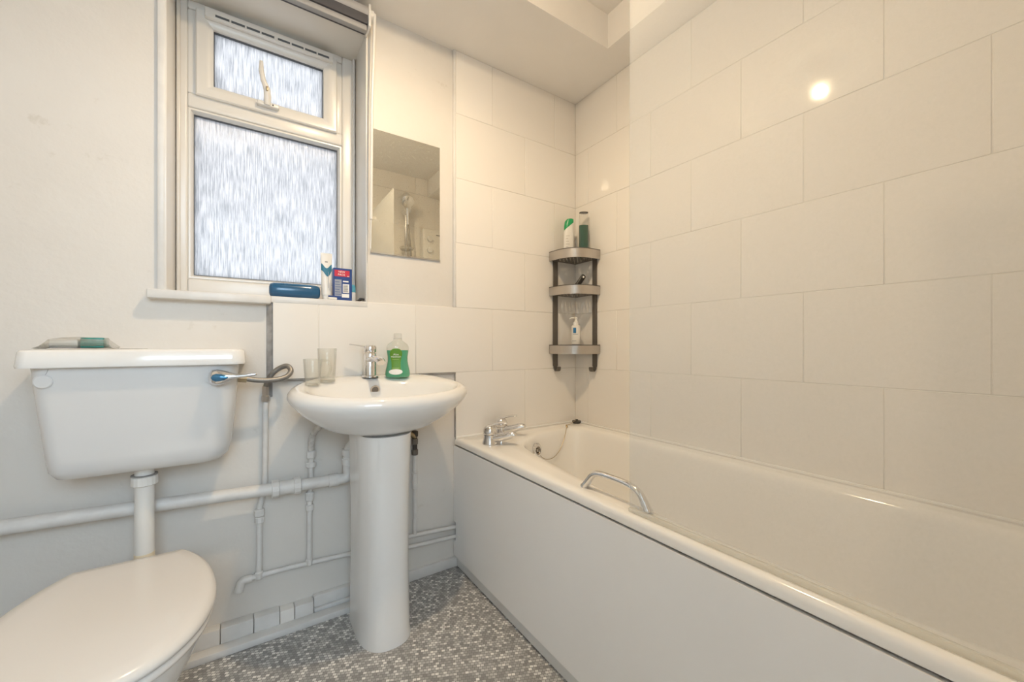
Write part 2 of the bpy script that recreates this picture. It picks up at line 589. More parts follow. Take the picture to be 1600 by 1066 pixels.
ZR = [0.572, 0.860, 1.149, 1.436, 1.723, 2.011, ZC]
XT = 0.766
EDGE_R = 1.479
rowsA = [XT, 0.955, 1.332, EDGE_R]
rowsB = [XT, 1.142, EDGE_R]
for i in range(6):
    xs = rowsA if i in (1, 3, 5) else rowsB
    if i == 1: xs = [0.070, 0.215, 0.582, 0.955, 1.332, EDGE_R]
    for a, b in zip(xs, xs[1:]): put_tile(wall_back, 'back', a, b, ZR[i], ZR[i + 1])
even = [1.600, 1.310, 0.924, 0.538, 0.152, YF + 0.01]
odd = [1.600, 1.503, 1.117, 0.731, 0.345, -0.041, YF + 0.01]
for i in range(6):
    ys = even if i in (1, 3, 5) else odd
    for a, b in zip(ys, ys[1:]): put_tile(wall_right, 'right', b, a, ZR[i], ZR[i + 1])
ZRF = ZR[:-1] + [2.298, ZH]
for i in range(7):
    xs = [0.30, 0.647, 1.02, 1.393, EDGE_R] if i % 2 else [0.30, 0.461, 0.834, 1.207, EDGE_R]
    for a, b in zip(xs, xs[1:]):
        if i == 6 : b = min(b, 1.32)
        put_tile(wall_front, 'front', a, b, ZRF[i], min(ZRF[i + 1], ZC if a >= 1.3 else 9))
# grout bed behind the tiles of the two painted walls
box(XR - 0.0085, XR + 0.001, YF, 1.609, 0.572, ZC).build('grout_bed', 'grout', wall_right, smooth=0)
box(XT, EDGE_R + 0.01, YB - 0.0085, YB + 0.001, 0.572, ZC).build('grout_bed', 'grout', wall_back, smooth=0)
box(0.071, XT, YB - 0.0085, YB + 0.001, 0.861, 1.148).build('grout_bed', 'grout', wall_back, smooth=0)
box(0.30, EDGE_R + 0.01, YF - 0.001, YF + 0.0085, 0.572, ZC).build('grout_bed', 'grout', wall_front, smooth=0)
box(XT - 0.012, XT, YB - 0.011, YB + 0.001, 1.149, ZC).build('tile_edge_bead', 'trim', wall_back, 0.003)
box(XT - 0.0025, XT, YB - 0.008, YB + 0.001, 0.572, 0.860).build('tile_edge_bead', 'mottled_grey', wall_back, 0.001)
box(0.052, 0.070, YB - 0.004, YB + 0.001, 0.80, 1.146).build('shaded_filler', 'mottled_grey', wall_back, 0.002)  # grey silicone with the shade of the tile edge put into its colour
box(0.070, 0.40, YB - 0.009, YB + 0.001, 0.852, 0.8605).build('tile_underside', 'mottled_grey', wall_back, 0.001)  # dark mottled strip along the gap below the splash tiles
box(0.60, XT, YB - 0.009, YB + 0.001, 0.852, 0.8605).build('tile_underside', 'mottled_grey', wall_back, 0.001)

# skirting: right of the pedestal a low board, left a row of broken tile pieces above a quadrant strip
sk = box(0.40, 0.775, YB - 0.014, YB + 0.002, 0, 0.042).build('baseboard_right', 'trim', None, 0.003)
struct(sk, 'low white skirting board between pedestal and bath', 'skirting')
bl = thing('baseboard_left', (-0.1, 1.58, 0), 'broken white tile skirting behind the toilet', 'skirting', None, 'structure')
xs = [-0.64, -0.46, -0.30, -0.17, -0.075, 0.015, 0.090, 0.135, 0.195]
for a, b in zip(xs, xs[1:]):
    t = random.uniform(-0.004, 0.004)
    box(a + 0.0007, b - 0.0007, 1.572 + t * 0.5, YB + 0.001, 0.0, 0.066 + t).build('skirting_tile', 'trim' if b not in (0.135,) else 'tile', bl, 0.003)
box(0.197, 0.345, 1.588, YB + 0.001, 0.030, 0.070).build('skirting_board', 'trim', bl, 0.003)
box(0.197, 0.345, 1.580, YB + 0.001, 0.0, 0.029).build('skirting_tile', 'plinth', bl, 0.002)
box(-0.65, 0.325, 1.535, 1.574, 0.0, 0.022).build('floor_strip', 'trim', bl, 0.003)

# ------------------------------------------------------------------ window
wn = thing('window_1', (0.086, 1.79, WZ0), 'white plastic window with rain-patterned glass and small top vent sash', 'window', None, 'structure')
FY = 1.79
fr = B()
fr.box(WX0, -0.178, FY, FY + 0.07, 1.150, 2.205)
fr.box(0.330, WX1, FY, FY + 0.07, 1.150, 2.205)
fr.box(-0.178, 0.330, FY, FY + 0.07, 2.170, 2.205)
fr.box(-0.178, 0.330, FY, FY + 0.07, 1.150, 1.215)
fr.box(-0.178, 0.330, FY, FY + 0.07, 1.822, 1.872)
fr.box(-0.179, -0.148, FY + 0.004, FY + 0.06, 1.872, 2.171).box(0.302, 0.331, FY + 0.004, FY + 0.06, 1.872, 2.171)
fr.build('outer_frame', 'upvc', wn, 0.006, 3)


def ring(b, x0, x1, z0, z1, wd, y0, y1):
    """mitred frame with a sloping inner bead"""
    def rect(i, y): return [(x0 + i, y, z0 + i), (x1 - i, y, z0 + i), (x1 - i, y, z1 - i), (x0 + i, y, z1 - i)]
    rs = [rect(0, y1), rect(0, y0 + 0.004), rect(0.004, y0), rect(wd * 0.55, y0), rect(wd, y0 + 0.016), rect(wd, y1)]
    return b.loft(rs, False, False)


ring(B(), -0.179, 0.331, 1.214, 1.823, 0.016, FY + 0.004, FY + 0.06).build('glazing_bead', 'upvc', wn)
gk = B(); ring(gk, -0.164, 0.316, 1.229, 1.808, 0.0022, FY + 0.022, FY + 0.05)
gk.build('gasket', 'upvc_dark', wn)
box(-0.164, 0.316, FY + 0.034, FY + 0.040, 1.229, 1.808).build('lower_pane', 'rain', wn, smooth=0)
sa = ring(B(), -0.155, 0.308, 1.866, 2.172, 0.050, FY - 0.014, FY + 0.05).build('vent_sash', 'upvc', wn)
gk = B(); ring(gk, -0.106, 0.259, 1.915, 2.123, 0.0022, FY + 0.012, FY + 0.04)
gk.build('gasket', 'upvc_dark', sa)
box(-0.106, 0.259, FY + 0.024, FY + 0.030, 1.915, 2.123).build('upper_pane', 'rain_top', sa, smooth=0)
# trickle vent
tv = box(-0.128, 0.290, FY - 0.030, FY - 0.013, 2.142, 2.176).build('trickle_vent', 'upvc', sa, 0.003)
for k in range(8):
    x0 = -0.098 + k * 0.0465 + (0.006 if k > 3 else 0)
    box(x0, x0 + 0.041, FY - 0.0306, FY - 0.029, 2.150, 2.158).build('vent_slot', 'upvc_dark', tv, smooth=0)
# handle
hd = box(0.028, 0.098, FY - 0.034, FY - 0.013, 1.884, 1.900).build('handle_plate', 'upvc', sa, 0.003)
B().tube([(0.060, FY - 0.034, 1.888), (0.060, FY - 0.042, 1.915), (0.058, FY - 0.046, 1.940), (0.046, FY - 0.050, 1.968), (0.040, FY - 0.052, 2.00), (0.040, FY - 0.050, 2.036)],
         [0.011, 0.012, 0.0115, 0.009, 0.0085, 0.006], 12, (0.7, 1.0)).build('handle_lever', 'upvc', sa)
box(0.055, 0.062, FY - 0.058, FY - 0.052, 1.930, 1.945).build('handle_lock', 'brass', sa, 0.001)
box(0.076, 0.080, FY - 0.0348, FY - 0.033, 1.889, 1.895).build('screw', 'black', sa, smooth=0)
# reveal lining, sill
rv = B(); rv.box(WX0, WX0 + 0.008, YB - 0.010, FY + 0.001, WZ0, WZ1).box(WX1 - 0.008, WX1, YB - 0.010, FY + 0.001, WZ0, WZ1).box(WX0, WX1, YB - 0.004, FY + 0.001, WZ1 - 0.008, WZ1)
rv.build('reveal_lining', 'upvc', wn, 0.002)
box(WX0 - 0.014, WX0 + 0.004, YB - 0.012, YB + 0.001, WZ0, WZ1).build('corner_bead', 'trim', wn, 0.004)
box(WX0 + 0.010, WX0 + 0.020, FY - 0.015, FY + 0.001, WZ0, WZ1).build('frame_bead', 'upvc', wn, 0.003)
box(WX1 - 0.020, WX1 - 0.010, FY - 0.015, FY + 0.001, WZ0, WZ1).build('frame_bead', 'upvc', wn, 0.003)
box(WX0 - 0.034, 0.064, 1.570, FY + 0.005, 1.121, 1.148).build('window_sill', 'trim', wn, 0.004)
box(0.064, WX1 - 0.001, YB - 0.011, FY + 0.005, 1.128, 1.150).build('window_sill', 'trim', wn, 0.002)

# ------------------------------------------------------------------ roller blind
rb = thing('roller_blind', (0.08, 1.56, 2.13), 'grey roller blind rolled up above the window', 'blind')
B().tube([(-0.25, 1.562, 2.238), (0.376, 1.562, 2.238)], 0.026, 20).build('fabric_roll', 'blind_grey', rb)
box(-0.25, 0.376, 1.578, 1.600, 2.185, 2.262).build('back_slot_shade', 'blind_dark', rb, 0.002)  # dark box standing in for shade behind the roll
box(-0.25, 0.374, 1.548, 1.572, 2.168, 2.192).build('bottom_bar', 'alu', rb, 0.005)
box(-0.25, 0.374, 1.541, 1.560, 2.189, 2.224).build('slot_shade', 'blind_dark', rb, smooth=0)  # dark box painting in the shaded slot between roll and bar
br_ = box(0.376, 0.386, 1.535, 1.600, 2.180, 2.265).build('end_bracket', 'white_plastic', rb, 0.004)
B().tube([(0.386, 1.562, 2.238), (0.398, 1.562, 2.238)], 0.021, 20).build('chain_wheel', 'white_plastic', rb)
B().tube([(0.401, 1.545, 2.24), (0.3935, 1.558, 1.9), (0.391, 1.560, 1.462)], 0.0055, 10).build('pull_wand', 'white_plastic', rb)
B().tube([(0.391, 1.560, 1.465), (0.3905, 1.562, 1.40), (0.390, 1.565, 1.352)], 0.0026, 8).build('cord_end', 'white_plastic', rb)

# ------------------------------------------------------------------ mirror
mr = thing('wall_mirror', (0.547, 1.604, 1.35), 'frameless rectangular mirror with worn corners beside the window', 'mirror')
box(0.402, 0.692, 1.604, 1.610, 1.350, 1.837).build('mirror_glass', 'mirror', mr, 0.0008, 1)
box(0.400, 0.694, 1.603, 1.612, 1.345, 1.351).build('bottom_channel', 'chrome', mr, 0.001, 1)

# ================================================================== TOILET
ci = thing('toilet_cistern', (-0.23, 1.5, 0.635), 'white low-level toilet cistern on the wall under the window', 'cistern')


def cis_ring(x0, x1, yf, z, r, k=10):
    pts = []
    for cx, cyy, a0, rr in ((x1 - 0.004, YB - 0.004, 0, 0.004), (x0 + 0.004, YB - 0.004, 90, 0.004), (x0 + r, yf + r, 180, r), (x1 - r * 1.5, yf + r * 1.5, 270, r * 1.5)):
        for i in range(k + 1):
            a = math.radians(a0 + 90 * i / k)
            pts.append((cx + rr * math.cos(a), cyy + rr * math.sin(a), z))
    return pts


rs = [cis_ring(-0.395, -0.085, 1.475, 0.634, 0.03), cis_ring(-0.408, -0.066, 1.452, 0.640, 0.035), cis_ring(-0.417, -0.050, 1.436, 0.660, 0.036),
      cis_ring(-0.420, -0.043, 1.430, 0.690, 0.036), cis_ring(-0.428, -0.032, 1.416, 0.80, 0.034), cis_ring(-0.436, -0.024, 1.404, 0.930, 0.030)]
B().loft(rs).build('tank', 'ceramic_cool', ci, smooth=50)
lidr = [cis_ring(-0.452, -0.008, 1.386, 0.925, 0.022), cis_ring(-0.453, -0.007, 1.385, 0.930, 0.022), cis_ring(-0.450, -0.010, 1.388, 0.962, 0.022),
        cis_ring(-0.447, -0.013, 1.392, 0.967, 0.02), cis_ring(-0.40, -0.06, 1.44, 0.9695, 0.02)]
B().loft(lidr).build('lid', 'ceramic', ci, smooth=60)
# flush lever: drop-shaped boss tapering into an arm
arm = B()
rg = []
for x, h, d, y, z in ((-0.094, 0.003, 0.003, 1.398, 0.889), (-0.092, 0.013, 0.008, 1.395, 0.889), (-0.084, 0.0205, 0.014, 1.391, 0.889), (-0.072, 0.0225, 0.018, 1.389, 0.889),
                      (-0.058, 0.019, 0.017, 1.386, 0.889), (-0.042, 0.0115, 0.012, 1.382, 0.890), (-0.028, 0.0065, 0.008, 1.377, 0.891), (-0.005, 0.0055, 0.006, 1.371, 0.893), (0.014, 0.005, 0.005, 1.368, 0.895), (0.020, 0.003, 0.003, 1.367, 0.896)):
    rg.append([(x, y + d * math.cos(2 * math.pi * j / 16), z + h * math.sin(2 * math.pi * j / 16)) for j in range(16)])
lvo = arm.loft(rg).build('flush_lever', 'chrome', ci)
rg = []
for x, h, y in ((-0.086, 0.002, 1.375), (-0.083, 0.008, 1.3735), (-0.075, 0.0112, 1.3712), (-0.066, 0.0105, 1.3695), (-0.055, 0.007, 1.3685), (-0.048, 0.002, 1.369)):
    rg.append([(x, y + 0.006 * math.cos(2 * math.pi * j / 14), 0.889 + h * math.sin(2 * math.pi * j / 14)) for j in range(14)])
cp = B().loft(rg).build('lever_sky_reflection', 'sky_reflection', lvo)
cp['label'] = 'face of the chrome lever with a blue sky reflection painted on'
B().lathe([(0.0165, 0), (0.0165, 0.004), (0.0145, 0.006)], (0, 0, 0), 28).xf(Matrix.Translation((-0.408, 1.409, 0.892)) @ Matrix.Rotation(math.radians(91.5), 4, 'X')).build('blanking_plug', 'ceramic_cool', ci)
B().lathe([(0.0175, 0), (0.0175, 0.0015)], (0, 0, 0), 28).xf(Matrix.Translation((-0.408, 1.4085, 0.892)) @ Matrix.Rotation(math.radians(91.5), 4, 'X')).build('plug_rim', 'plinth', ci)

B().tube([(-0.399, 1.4045, 0.921), (-0.402, 1.4058, 0.912), (-0.409, 1.4075, 0.900)], 0.0006, 5).build('hairline_crack', 'grey_line', ci)
fp = thing('flush_pipe', (-0.244, 1.5, 0.36), 'white plastic flush pipe from cistern down to toilet pan', 'pipe')
B().tube(fillet([(-0.244, 1.505, 0.640), (-0.244, 1.505, 0.345), (-0.244, 1.476, 0.335)], 0.03), 0.0215, 20).build('pipe', 'white_plastic', fp)
nut = B()
N = 36
nut.loft([[(-0.244 + r * (1 + 0.03 * (j % 2)) * math.cos(2 * math.pi * j / N), 1.505 + r * (1 + 0.03 * (j % 2)) * math.sin(2 * math.pi * j / N), z) for j in range(N)] for r, z in ((0.024, 0.585), (0.0285, 0.588), (0.0285, 0.610), (0.026, 0.613))])
nut.build('nut', 'white_plastic', fp, smooth=20)
B().lathe([(0.029, 0.613), (0.029, 0.616)], (-0.244, 1.505, 0), 24).build('washer', 'mottled_grey', fp)
B().lathe([(0.0225, 0.33), (0.0225, 0.395)], (-0.244, 1.505, 0), 24, True, True).build('cone', simple('yellowed_plastic', (0.76, 0.66, 0.48), 0.4), fp)

# toilet pan, seat and lid
CX = -0.247
tp = thing('toilet', (CX, 1.15, 0), 'white toilet with closed cream plastic seat and lid', 'toilet')


def seat_outline(off, N=64):
    """half widths measured back to front"""
    prof = [(1.372, 0.100), (1.366, 0.112), (1.30, 0.148), (1.22, 0.174), (1.13, 0.187), (1.06, 0.185), (0.99, 0.168), (0.93, 0.134), (0.89, 0.085), (0.873, 0.030), (0.872, 0.0)]
    pr = [(v.x, v.y) for v in spline([(a, b, 0) for a, b in prof], 5)]
    right = [(CX + wd * (1 - off / 0.187), 1.12 + (y - 1.12) * (1 - off / 0.25)) for y, wd in pr]
    left = [(2 * CX - x, y) for x, y in reversed(right[:-1])]
    return right + left


def ring_at(off, z, tilt=0): return [(x, y, z + tilt * (y - 1.37)) for x, y in seat_outline(off)]


B().loft([ring_at(0.010, 0.414), ring_at(0.002, 0.417), ring_at(0.0, 0.424), ring_at(0.003, 0.432), ring_at(0.012, 0.438), ring_at(0.035, 0.4405), ring_at(0.08, 0.4415)]).build('lid', 'seat', tp, smooth=60)
B().loft([ring_at(0.012, 0.394), ring_at(0.006, 0.397), ring_at(0.004, 0.404), ring_at(0.008, 0.411), ring_at(0.014, 0.4125)]).build('seat', 'seat', tp, smooth=60)
for sx in (-1, 1):
    B().tube([(CX + sx * 0.055, 1.368, 0.402), (CX + sx * 0.095, 1.368, 0.402)], 0.010, 14).build('hinge', 'white_plastic', tp)


def bowl(sc_x, y0, y1, z, n=2.3):
    return sup(CX, (y0 + y1) / 2, sc_x, (y1 - y0) / 2, z, n, 48)


B().loft([bowl(0.105, 1.03, 1.40, 0.0, 2.8), bowl(0.105, 1.03, 1.40, 0.02, 2.8), bowl(0.094, 1.06, 1.40, 0.10, 2.6), bowl(0.098, 1.05, 1.41, 0.17, 2.5), bowl(0.125, 0.99, 1.42, 0.25, 2.4),
          bowl(0.155, 0.93, 1.43, 0.32, 2.3), bowl(0.172, 0.895, 1.435, 0.37, 2.25), bowl(0.176, 0.885, 1.44, 0.390, 2.2), bowl(0.170, 0.893, 1.43, 0.3945, 2.2)]).build('pan', 'ceramic', tp, smooth=60)
B().tube([(CX, 1.40, 0.315), (CX, 1.475, 0.335)], [0.05, 0.033], 20).build('inlet_horn', 'ceramic', tp)

# ================================================================== BASIN
BX, BY = 0.391, 1.385
bs = thing('wash_basin', (BX, 1.45, 0.66), 'white oval wall basin on a pedestal, between toilet and bath', 'basin')


def deck(r, k=1.0):
    """tilt the rim down towards the front and lift the tap deck at the back"""
    out = []
    for x, y, z in r:
        f_ = min(1, max(0, (z - 0.70) / 0.10))
        t = min(1, max(0, (y - 1.44) / 0.10)); t = t * t * (3 - 2 * t)
        out.append((x, y, z + 0.085 * (y - 1.40) * f_ + 0.006 * t * k * f_))
    return out


YM = 1.600
R = [sup(BX, 1.40, 0.075, 0.07, 0.684, 2, 72, YM), sup(BX, 1.40, 0.120, 0.108, 0.687, 2, 72, YM), sup(BX, 1.40, 0.172, 0.145, 0.703, 2, 72, YM), sup(BX, 1.395, 0.218, 0.176, 0.731, 2, 72, YM),
     sup(BX, BY, 0.259, 0.203, 0.768, 2.05, 72, YM), sup(BX, BY, 0.286, 0.224, 0.801, 2.1, 72, YM), sup(BX, BY, 0.294, 0.230, 0.815, 2.1, 72, YM),
     sup(BX, BY, 0.292, 0.229, 0.828, 2.1, 72, YM), sup(BX, BY, 0.283, 0.222, 0.839, 2.1, 72, YM), sup(BX, BY, 0.268, 0.210, 0.844, 2.1, 72, YM),
     sup(BX, 1.360, 0.250, 0.184, 0.844, 2.1, 72, YM), sup(BX, 1.346, 0.240, 0.165, 0.840, 2.1, 72, YM), sup(BX, 1.340, 0.232, 0.155, 0.832, 2.1, 72, YM),
     sup(BX, 1.340, 0.222, 0.146, 0.812, 2.1, 72), sup(BX, 1.340, 0.20, 0.132, 0.78, 2.1, 72), sup(BX, 1.342, 0.16, 0.104, 0.745, 2, 72), sup(BX, 1.345, 0.09, 0.06, 0.722, 2, 72), sup(BX, 1.345, 0.022, 0.022, 0.716, 2, 72)]
R = [deck(r) for r in R]
B().loft(R).build('bowl', 'ceramic', bs, smooth=70)
B().lathe([(0.0165, 0), (0.0165, 0.003), (0.012, 0.0035), (0.0115, 0.001)], (0, 0, 0), 24).xf(Matrix.Translation((BX - 0.006, 1.482, 0.818)) @ Matrix.Rotation(math.radians(105), 4, 'X')).build('overflow_ring', 'steel', bs)
B().lathe([(0.0125, 0), (0.0125, 0.0032)], (0, 0, 0), 20).xf(Matrix.Translation((BX - 0.006, 1.482, 0.818)) @ Matrix.Rotation(math.radians(105), 4, 'X')).build('overflow_hole', 'disc_dark', bs)

pd = thing('basin_pedestal', (0.385, 1.38, 0), 'white ceramic pedestal carrying the wash basin', 'pedestal')


def pr_(hw, yf, z):
    pts = []
    yb = 1.50
    k = 10
    pts.append((0.388 + hw, yb, z)); pts.append((0.388 - hw, yb, z))
    for i in range(k * 2 + 1):
        a = math.pi + math.pi * i / (2 * k)
        c, s_ = math.cos(a), math.sin(a)
        n = 2.6
        pts.append((0.388 + hw * math.copysign(abs(c) ** (2 / n), c), yf + 0.14 + 0.14 * math.copysign(abs(s_) ** (2 / n), s_), z))
    return pts


B().loft([pr_(0.088, 1.275, 0.0), pr_(0.088, 1.275, 0.008), pr_(0.086, 1.28, 0.03), pr_(0.083, 1.285, 0.25), pr_(0.084, 1.285, 0.45), pr_(0.087, 1.28, 0.60), pr_(0.090, 1.278, 0.683)]).build('column', 'ceramic', pd, smooth=50)

# basin mixer tap
tb = thing('basin_mixer_tap', (0.380, 1.53, 0.862), 'chrome single-lever mixer tap on the basin', 'tap')
B().lathe([(0.030, 0.8605), (0.030, 0.865), (0.027, 0.867), (0.0235, 0.868), (0.0235, 0.948), (0.022, 0.951)], (0.380, 1.53, 0), 28).build('body', 'chrome', tb)
B().lathe([(0.022, 0.953), (0.0235, 0.955), (0.0235, 0.972), (0.021, 0.978), (0.012, 0.981)], (0.380, 1.53, 0), 28).build('cap', 'chrome', tb)
B().tube([(0.372, 1.532, 0.975), (0.345, 1.540, 0.978), (0.310, 1.548, 0.983)], [0.010, 0.009, 0.007], 12, (0.35, 1.0)).build('lever', 'chrome', tb)
B().tube(spline([(0.380, 1.52, 0.925), (0.385, 1.48, 0.932), (0.390, 1.445, 0.928), (0.392, 1.425, 0.917)], 5), [0.019] * 6 + [0.0185] * 5 + [0.018, 0.0175, 0.017, 0.0165, 0.016], 16, (0.62, 1.0)).build('spout', 'chrome', tb)

# soap bottle
sb = thing('soap_bottle', (0.476, 1.505, 0.857), 'clear bottle of green hand soap with a green label, on the basin', 'bottle')
SZ = 0.857
prof = [(0.040, 0.0), (0.0455, 0.004), (0.0465, 0.012), (0.0450, 0.026), (0.0405, 0.045), (0.0375, 0.062), (0.0375, 0.078), (0.0400, 0.095), (0.0415, 0.108), (0.0405, 0.118), (0.035, 0.128), (0.024, 0.136), (0.0165, 0.141), (0.0155, 0.150)]


def bott(prof, cx, cyy, z0, k, rot, inset=0, N=32):
    c0, s0 = math.cos(rot), math.sin(rot)
    out = []
    for wd, z in prof:
        rg = []
        for j in range(N):
            t = 2 * math.pi * j / N
            c, s_ = math.cos(t), math.sin(t)
            kk = k if wd > 0.02 else min(1, k + (0.02 - wd) * 120)
            x = (wd - inset) * math.copysign(abs(c) ** 0.85, c); y = (wd * kk - inset) * math.copysign(abs(s_) ** 0.85, s_)
            rg.append((cx + x * c0 - y * s0, cyy + x * s0 + y * c0, z0 + z))
        out.append(rg)
    return out


ROT = -0.22
B().loft(bott(prof, 0.476, 1.505, SZ, 0.55, ROT)).build('clear_shell', 'clear_plastic', sb, smooth=60)
B().loft(bott([q for q in prof if q[1] <= 0.097] + [(0.0405, 0.103)], 0.476, 1.505, SZ + 0.001, 0.55, ROT, 0.0012)).build('soap_liquid', 'soap', sb, smooth=60)
B().lathe([(0.0150, 0.146), (0.0155, 0.148), (0.0150, 0.166), (0.0120, 0.168)], (0.476, 1.505, SZ), 20).build('cap', 'clear_plastic', sb)


def on_front(u, zz, prof, cx, cyy, z0, k, rot, lift=0.0008):
    wd = None
    for (a, za), (b_, zb) in zip(prof, prof[1:]):
        if za <= zz <= zb: wd = a + (b_ - a) * (zz - za) / (zb - za)
    wd = wd or prof[-1][0]
    s_ = max(-1, min(1, u / wd))
    c = math.copysign(abs(s_) ** (1 / 0.85), s_)
    y = -(wd * k) * (1 - c * c) ** (0.85 / 2) - lift
    return (cx + u * math.cos(rot) - y * math.sin(rot), cyy + u * math.sin(rot) + y * math.cos(rot), z0 + zz)


def patch(rows, *a, **kw):
    """rows: (z, u0, u1) -> strip that follows the bottle front"""
    b = B(); n = 8
    vs = [on_front(u0 + (u1 - u0) * j / n, z, *a, **kw) for z, u0, u1 in rows for j in range(n + 1)]
    fs = [(i * (n + 1) + j, i * (n + 1) + j + 1, (i + 1) * (n + 1) + j + 1, (i + 1) * (n + 1) + j) for i in range(len(rows) - 1) for j in range(n)]
    return b.add(vs, fs)


SA = (prof, 0.476, 1.505, SZ, 0.55, ROT)
o_ = -0.009
rows = [(0.026, -0.016 + o_, 0.020 + o_), (0.04, -0.015 + o_, 0.018 + o_), (0.06, -0.0155 + o_, 0.018 + o_), (0.075, -0.018 + o_, 0.0205 + o_), (0.086, -0.021 + o_, 0.0235 + o_), (0.096, -0.021 + o_, 0.0235 + o_), (0.103, -0.018 + o_, 0.0205 + o_), (0.108, -0.013 + o_, 0.015 + o_), (0.1105, -0.006 + o_, 0.008 + o_)]
lb = patch(rows, *SA).build('label', 'label_green', sb, smooth=60)
rows = [(0.0225 - 0.0105 + 0.0105 * (1 - math.cos(math.pi * i / 8)), -0.024 * math.sin(math.pi * i / 8) - 0.001 + o_, 0.024 * math.sin(math.pi * i / 8) + 0.0011 + o_) for i in range(9)]
patch(rows, *SA, lift=0.0014).build('oval_label', 'print_white', sb, smooth=60)
xd = (math.cos(ROT), math.sin(ROT), 0)
for body, size, zz in (('Aloe', 0.0105, 0.088), ('Handwash', 0.0085, 0.0795)):
    q = Vector(on_front(o_ + 0.001, zz, *SA, lift=0.0022))
    text('lettering', body, size, 'print_white', lb, frame_m(q, xd))
for zz, hw in ((0.070, 0.012), (0.037, 0.013)):
    patch([(zz - 0.0008, o_ - hw, o_ + hw), (zz + 0.0008, o_ - hw, o_ + hw)], *SA, lift=0.0014).build('print_line', simple('pale_print', (0.35, 0.5, 0.12), 0.5), lb)


# clear tumblers
def tumbler(cx, cyy, z0, r0, r1, h, label, tilt=0):
    t = thing('tumbler', (cx, cyy, z0), label, 'cup', 'clear plastic tumblers on the basin')
    B().lathe([(r0 * 0.92, 0.0), (r0, 0.002), (r1, h), (r1 - 0.0016, h), (r0 - 0.0016, 0.006)], (cx, cyy, z0), 28, False, True).build('cup_wall', 'clear_cup', t, smooth=50)
    B().lathe([(r0 * 0.92, 0.0), (r0 - 0.001, 0.003), (r0 - 0.0017, 0.0055)], (cx, cyy, z0), 28).build('cup_base', 'clear_cup', t)
    return t


t1 = tumbler(0.226, 1.49, 0.853, 0.026, 0.031, 0.116, 'taller clear tumbler standing at the back of the basin')
t2 = tumbler(0.176, 1.445, 0.849, 0.023, 0.029, 0.086, 'shorter clear mug with a handle, at the basin edge')
B().tube(spline([(0.204, 1.447, 0.928), (0.222, 1.440, 0.926), (0.228, 1.437, 0.900), (0.218, 1.441, 0.876), (0.199, 1.447, 0.872)], 6), 0.0042, 10).build('mug_handle', 'clear_cup', t2)

# ================================================================== PIPES
PY = 1.554
wp = thing('waste_pipe', (0.0, PY, 0.49), 'thick white waste pipe along the wall from basin to the left', 'pipe')
B().tube(fillet([(-0.65, PY, 0.519), (-0.35, PY, 0.512), (0.07, PY, 0.496), (0.264, PY, 0.491)], 0.1), 0.0195, 18).build('pipe', 'pipe_paint', wp)
B().tube(fillet([(0.262, PY, 0.491), (0.308, PY, 0.490), (0.309, PY, 0.600), (0.340, PY - 0.02, 0.632), (0.375, 1.522, 0.640)], 0.028), 0.0195, 18).build('elbow', 'pipe_paint', wp)
for x in (0.076, 0.141):
    N = 24
    B().tube([(x - 0.011, PY, 0.4945), (x + 0.011, PY, 0.4945)], 0.030, 12).build('coupling_nut', 'pipe_paint', wp, 0.002, 1, smooth=20)
B().tube([(0.085, PY, 0.4945), (0.135, PY, 0.4935)], 0.0235, 18).build('coupling_sleeve', 'pipe_paint', wp)
for z in (0.552, 0.586):
    B().lathe([(0.0215, z - 0.012), (0.024, z - 0.010), (0.024, z + 0.010), (0.0215, z + 0.012)], (0.309, PY, 0), 20).build('joint_ring', 'pipe_paint', wp)
B().tube([(0.240, PY, 0.4915), (0.272, PY, 0.4905)], 0.0225, 18).build('joint_ring', 'pipe_paint', wp)

CY = 1.594
cw = thing('cold_water_pipe', (0.1, CY, 0.14), 'thin white-painted water pipe with two risers low on the wall left of the pedestal', 'pipe')
B().tube(fillet([(-0.014, CY, 0.196), (0.10, CY, 0.198), (0.33, CY, 0.187), (0.45, CY, 0.165), (0.549, CY, 0.147), (0.775, CY, 0.137)], 0.06), 0.0085, 12).build('pipe', 'pipe_paint', cw)
B().tube([(0.030, CY, 0.196), (0.032, CY, 0.43), (0.047, CY, 0.50), (0.049, CY, 0.795)], 0.0088, 12).build('riser', 'pipe_paint', cw)
B().tube([(0.183, CY, 0.194), (0.184, CY, 0.44), (0.188, CY, 0.50), (0.189, CY, 0.60)], 0.0088, 12).build('riser', 'pipe_paint', cw)
B().tube(fillet([(0.010, CY, 0.196), (-0.020, CY, 0.196), (-0.028, CY - 0.01, 0.165)], 0.015), [0.013] * 9, 12).build('end_elbow', 'pipe_paint', cw)
for x, z, r, h in ((0.031, 0.412, 0.0155, 0.022), (0.0315, 0.388, 0.0145, 0.018), (0.184, 0.435, 0.0145, 0.026), (0.184, 0.395, 0.0135, 0.018), (0.189, 0.585, 0.0155, 0.022), (0.189, 0.548, 0.0165, 0.014), (0.183, 0.199, 0.0125, 0.02), (0.030, 0.200, 0.0125, 0.022)):
    B().lathe([(r * 0.8, -h * 0.6), (r, -h * 0.45), (r, h * 0.45), (r * 0.8, h * 0.6)], (x, CY, z), 10).build('compression_fitting', 'pipe_paint', cw, smooth=30)
B().tube(spline([(0.189, CY, 0.60), (0.190, CY - 0.004, 0.64), (0.200, CY - 0.02, 0.672), (0.222, CY - 0.042, 0.698), (0.234, CY - 0.054, 0.710)], 5), 0.0105, 12).build('flexible_tail', simple('painted_braid', (0.62, 0.60, 0.57), 0.5, bump_s=0.6, bump_scale=160, var=0.35, var_scale=70), cw)

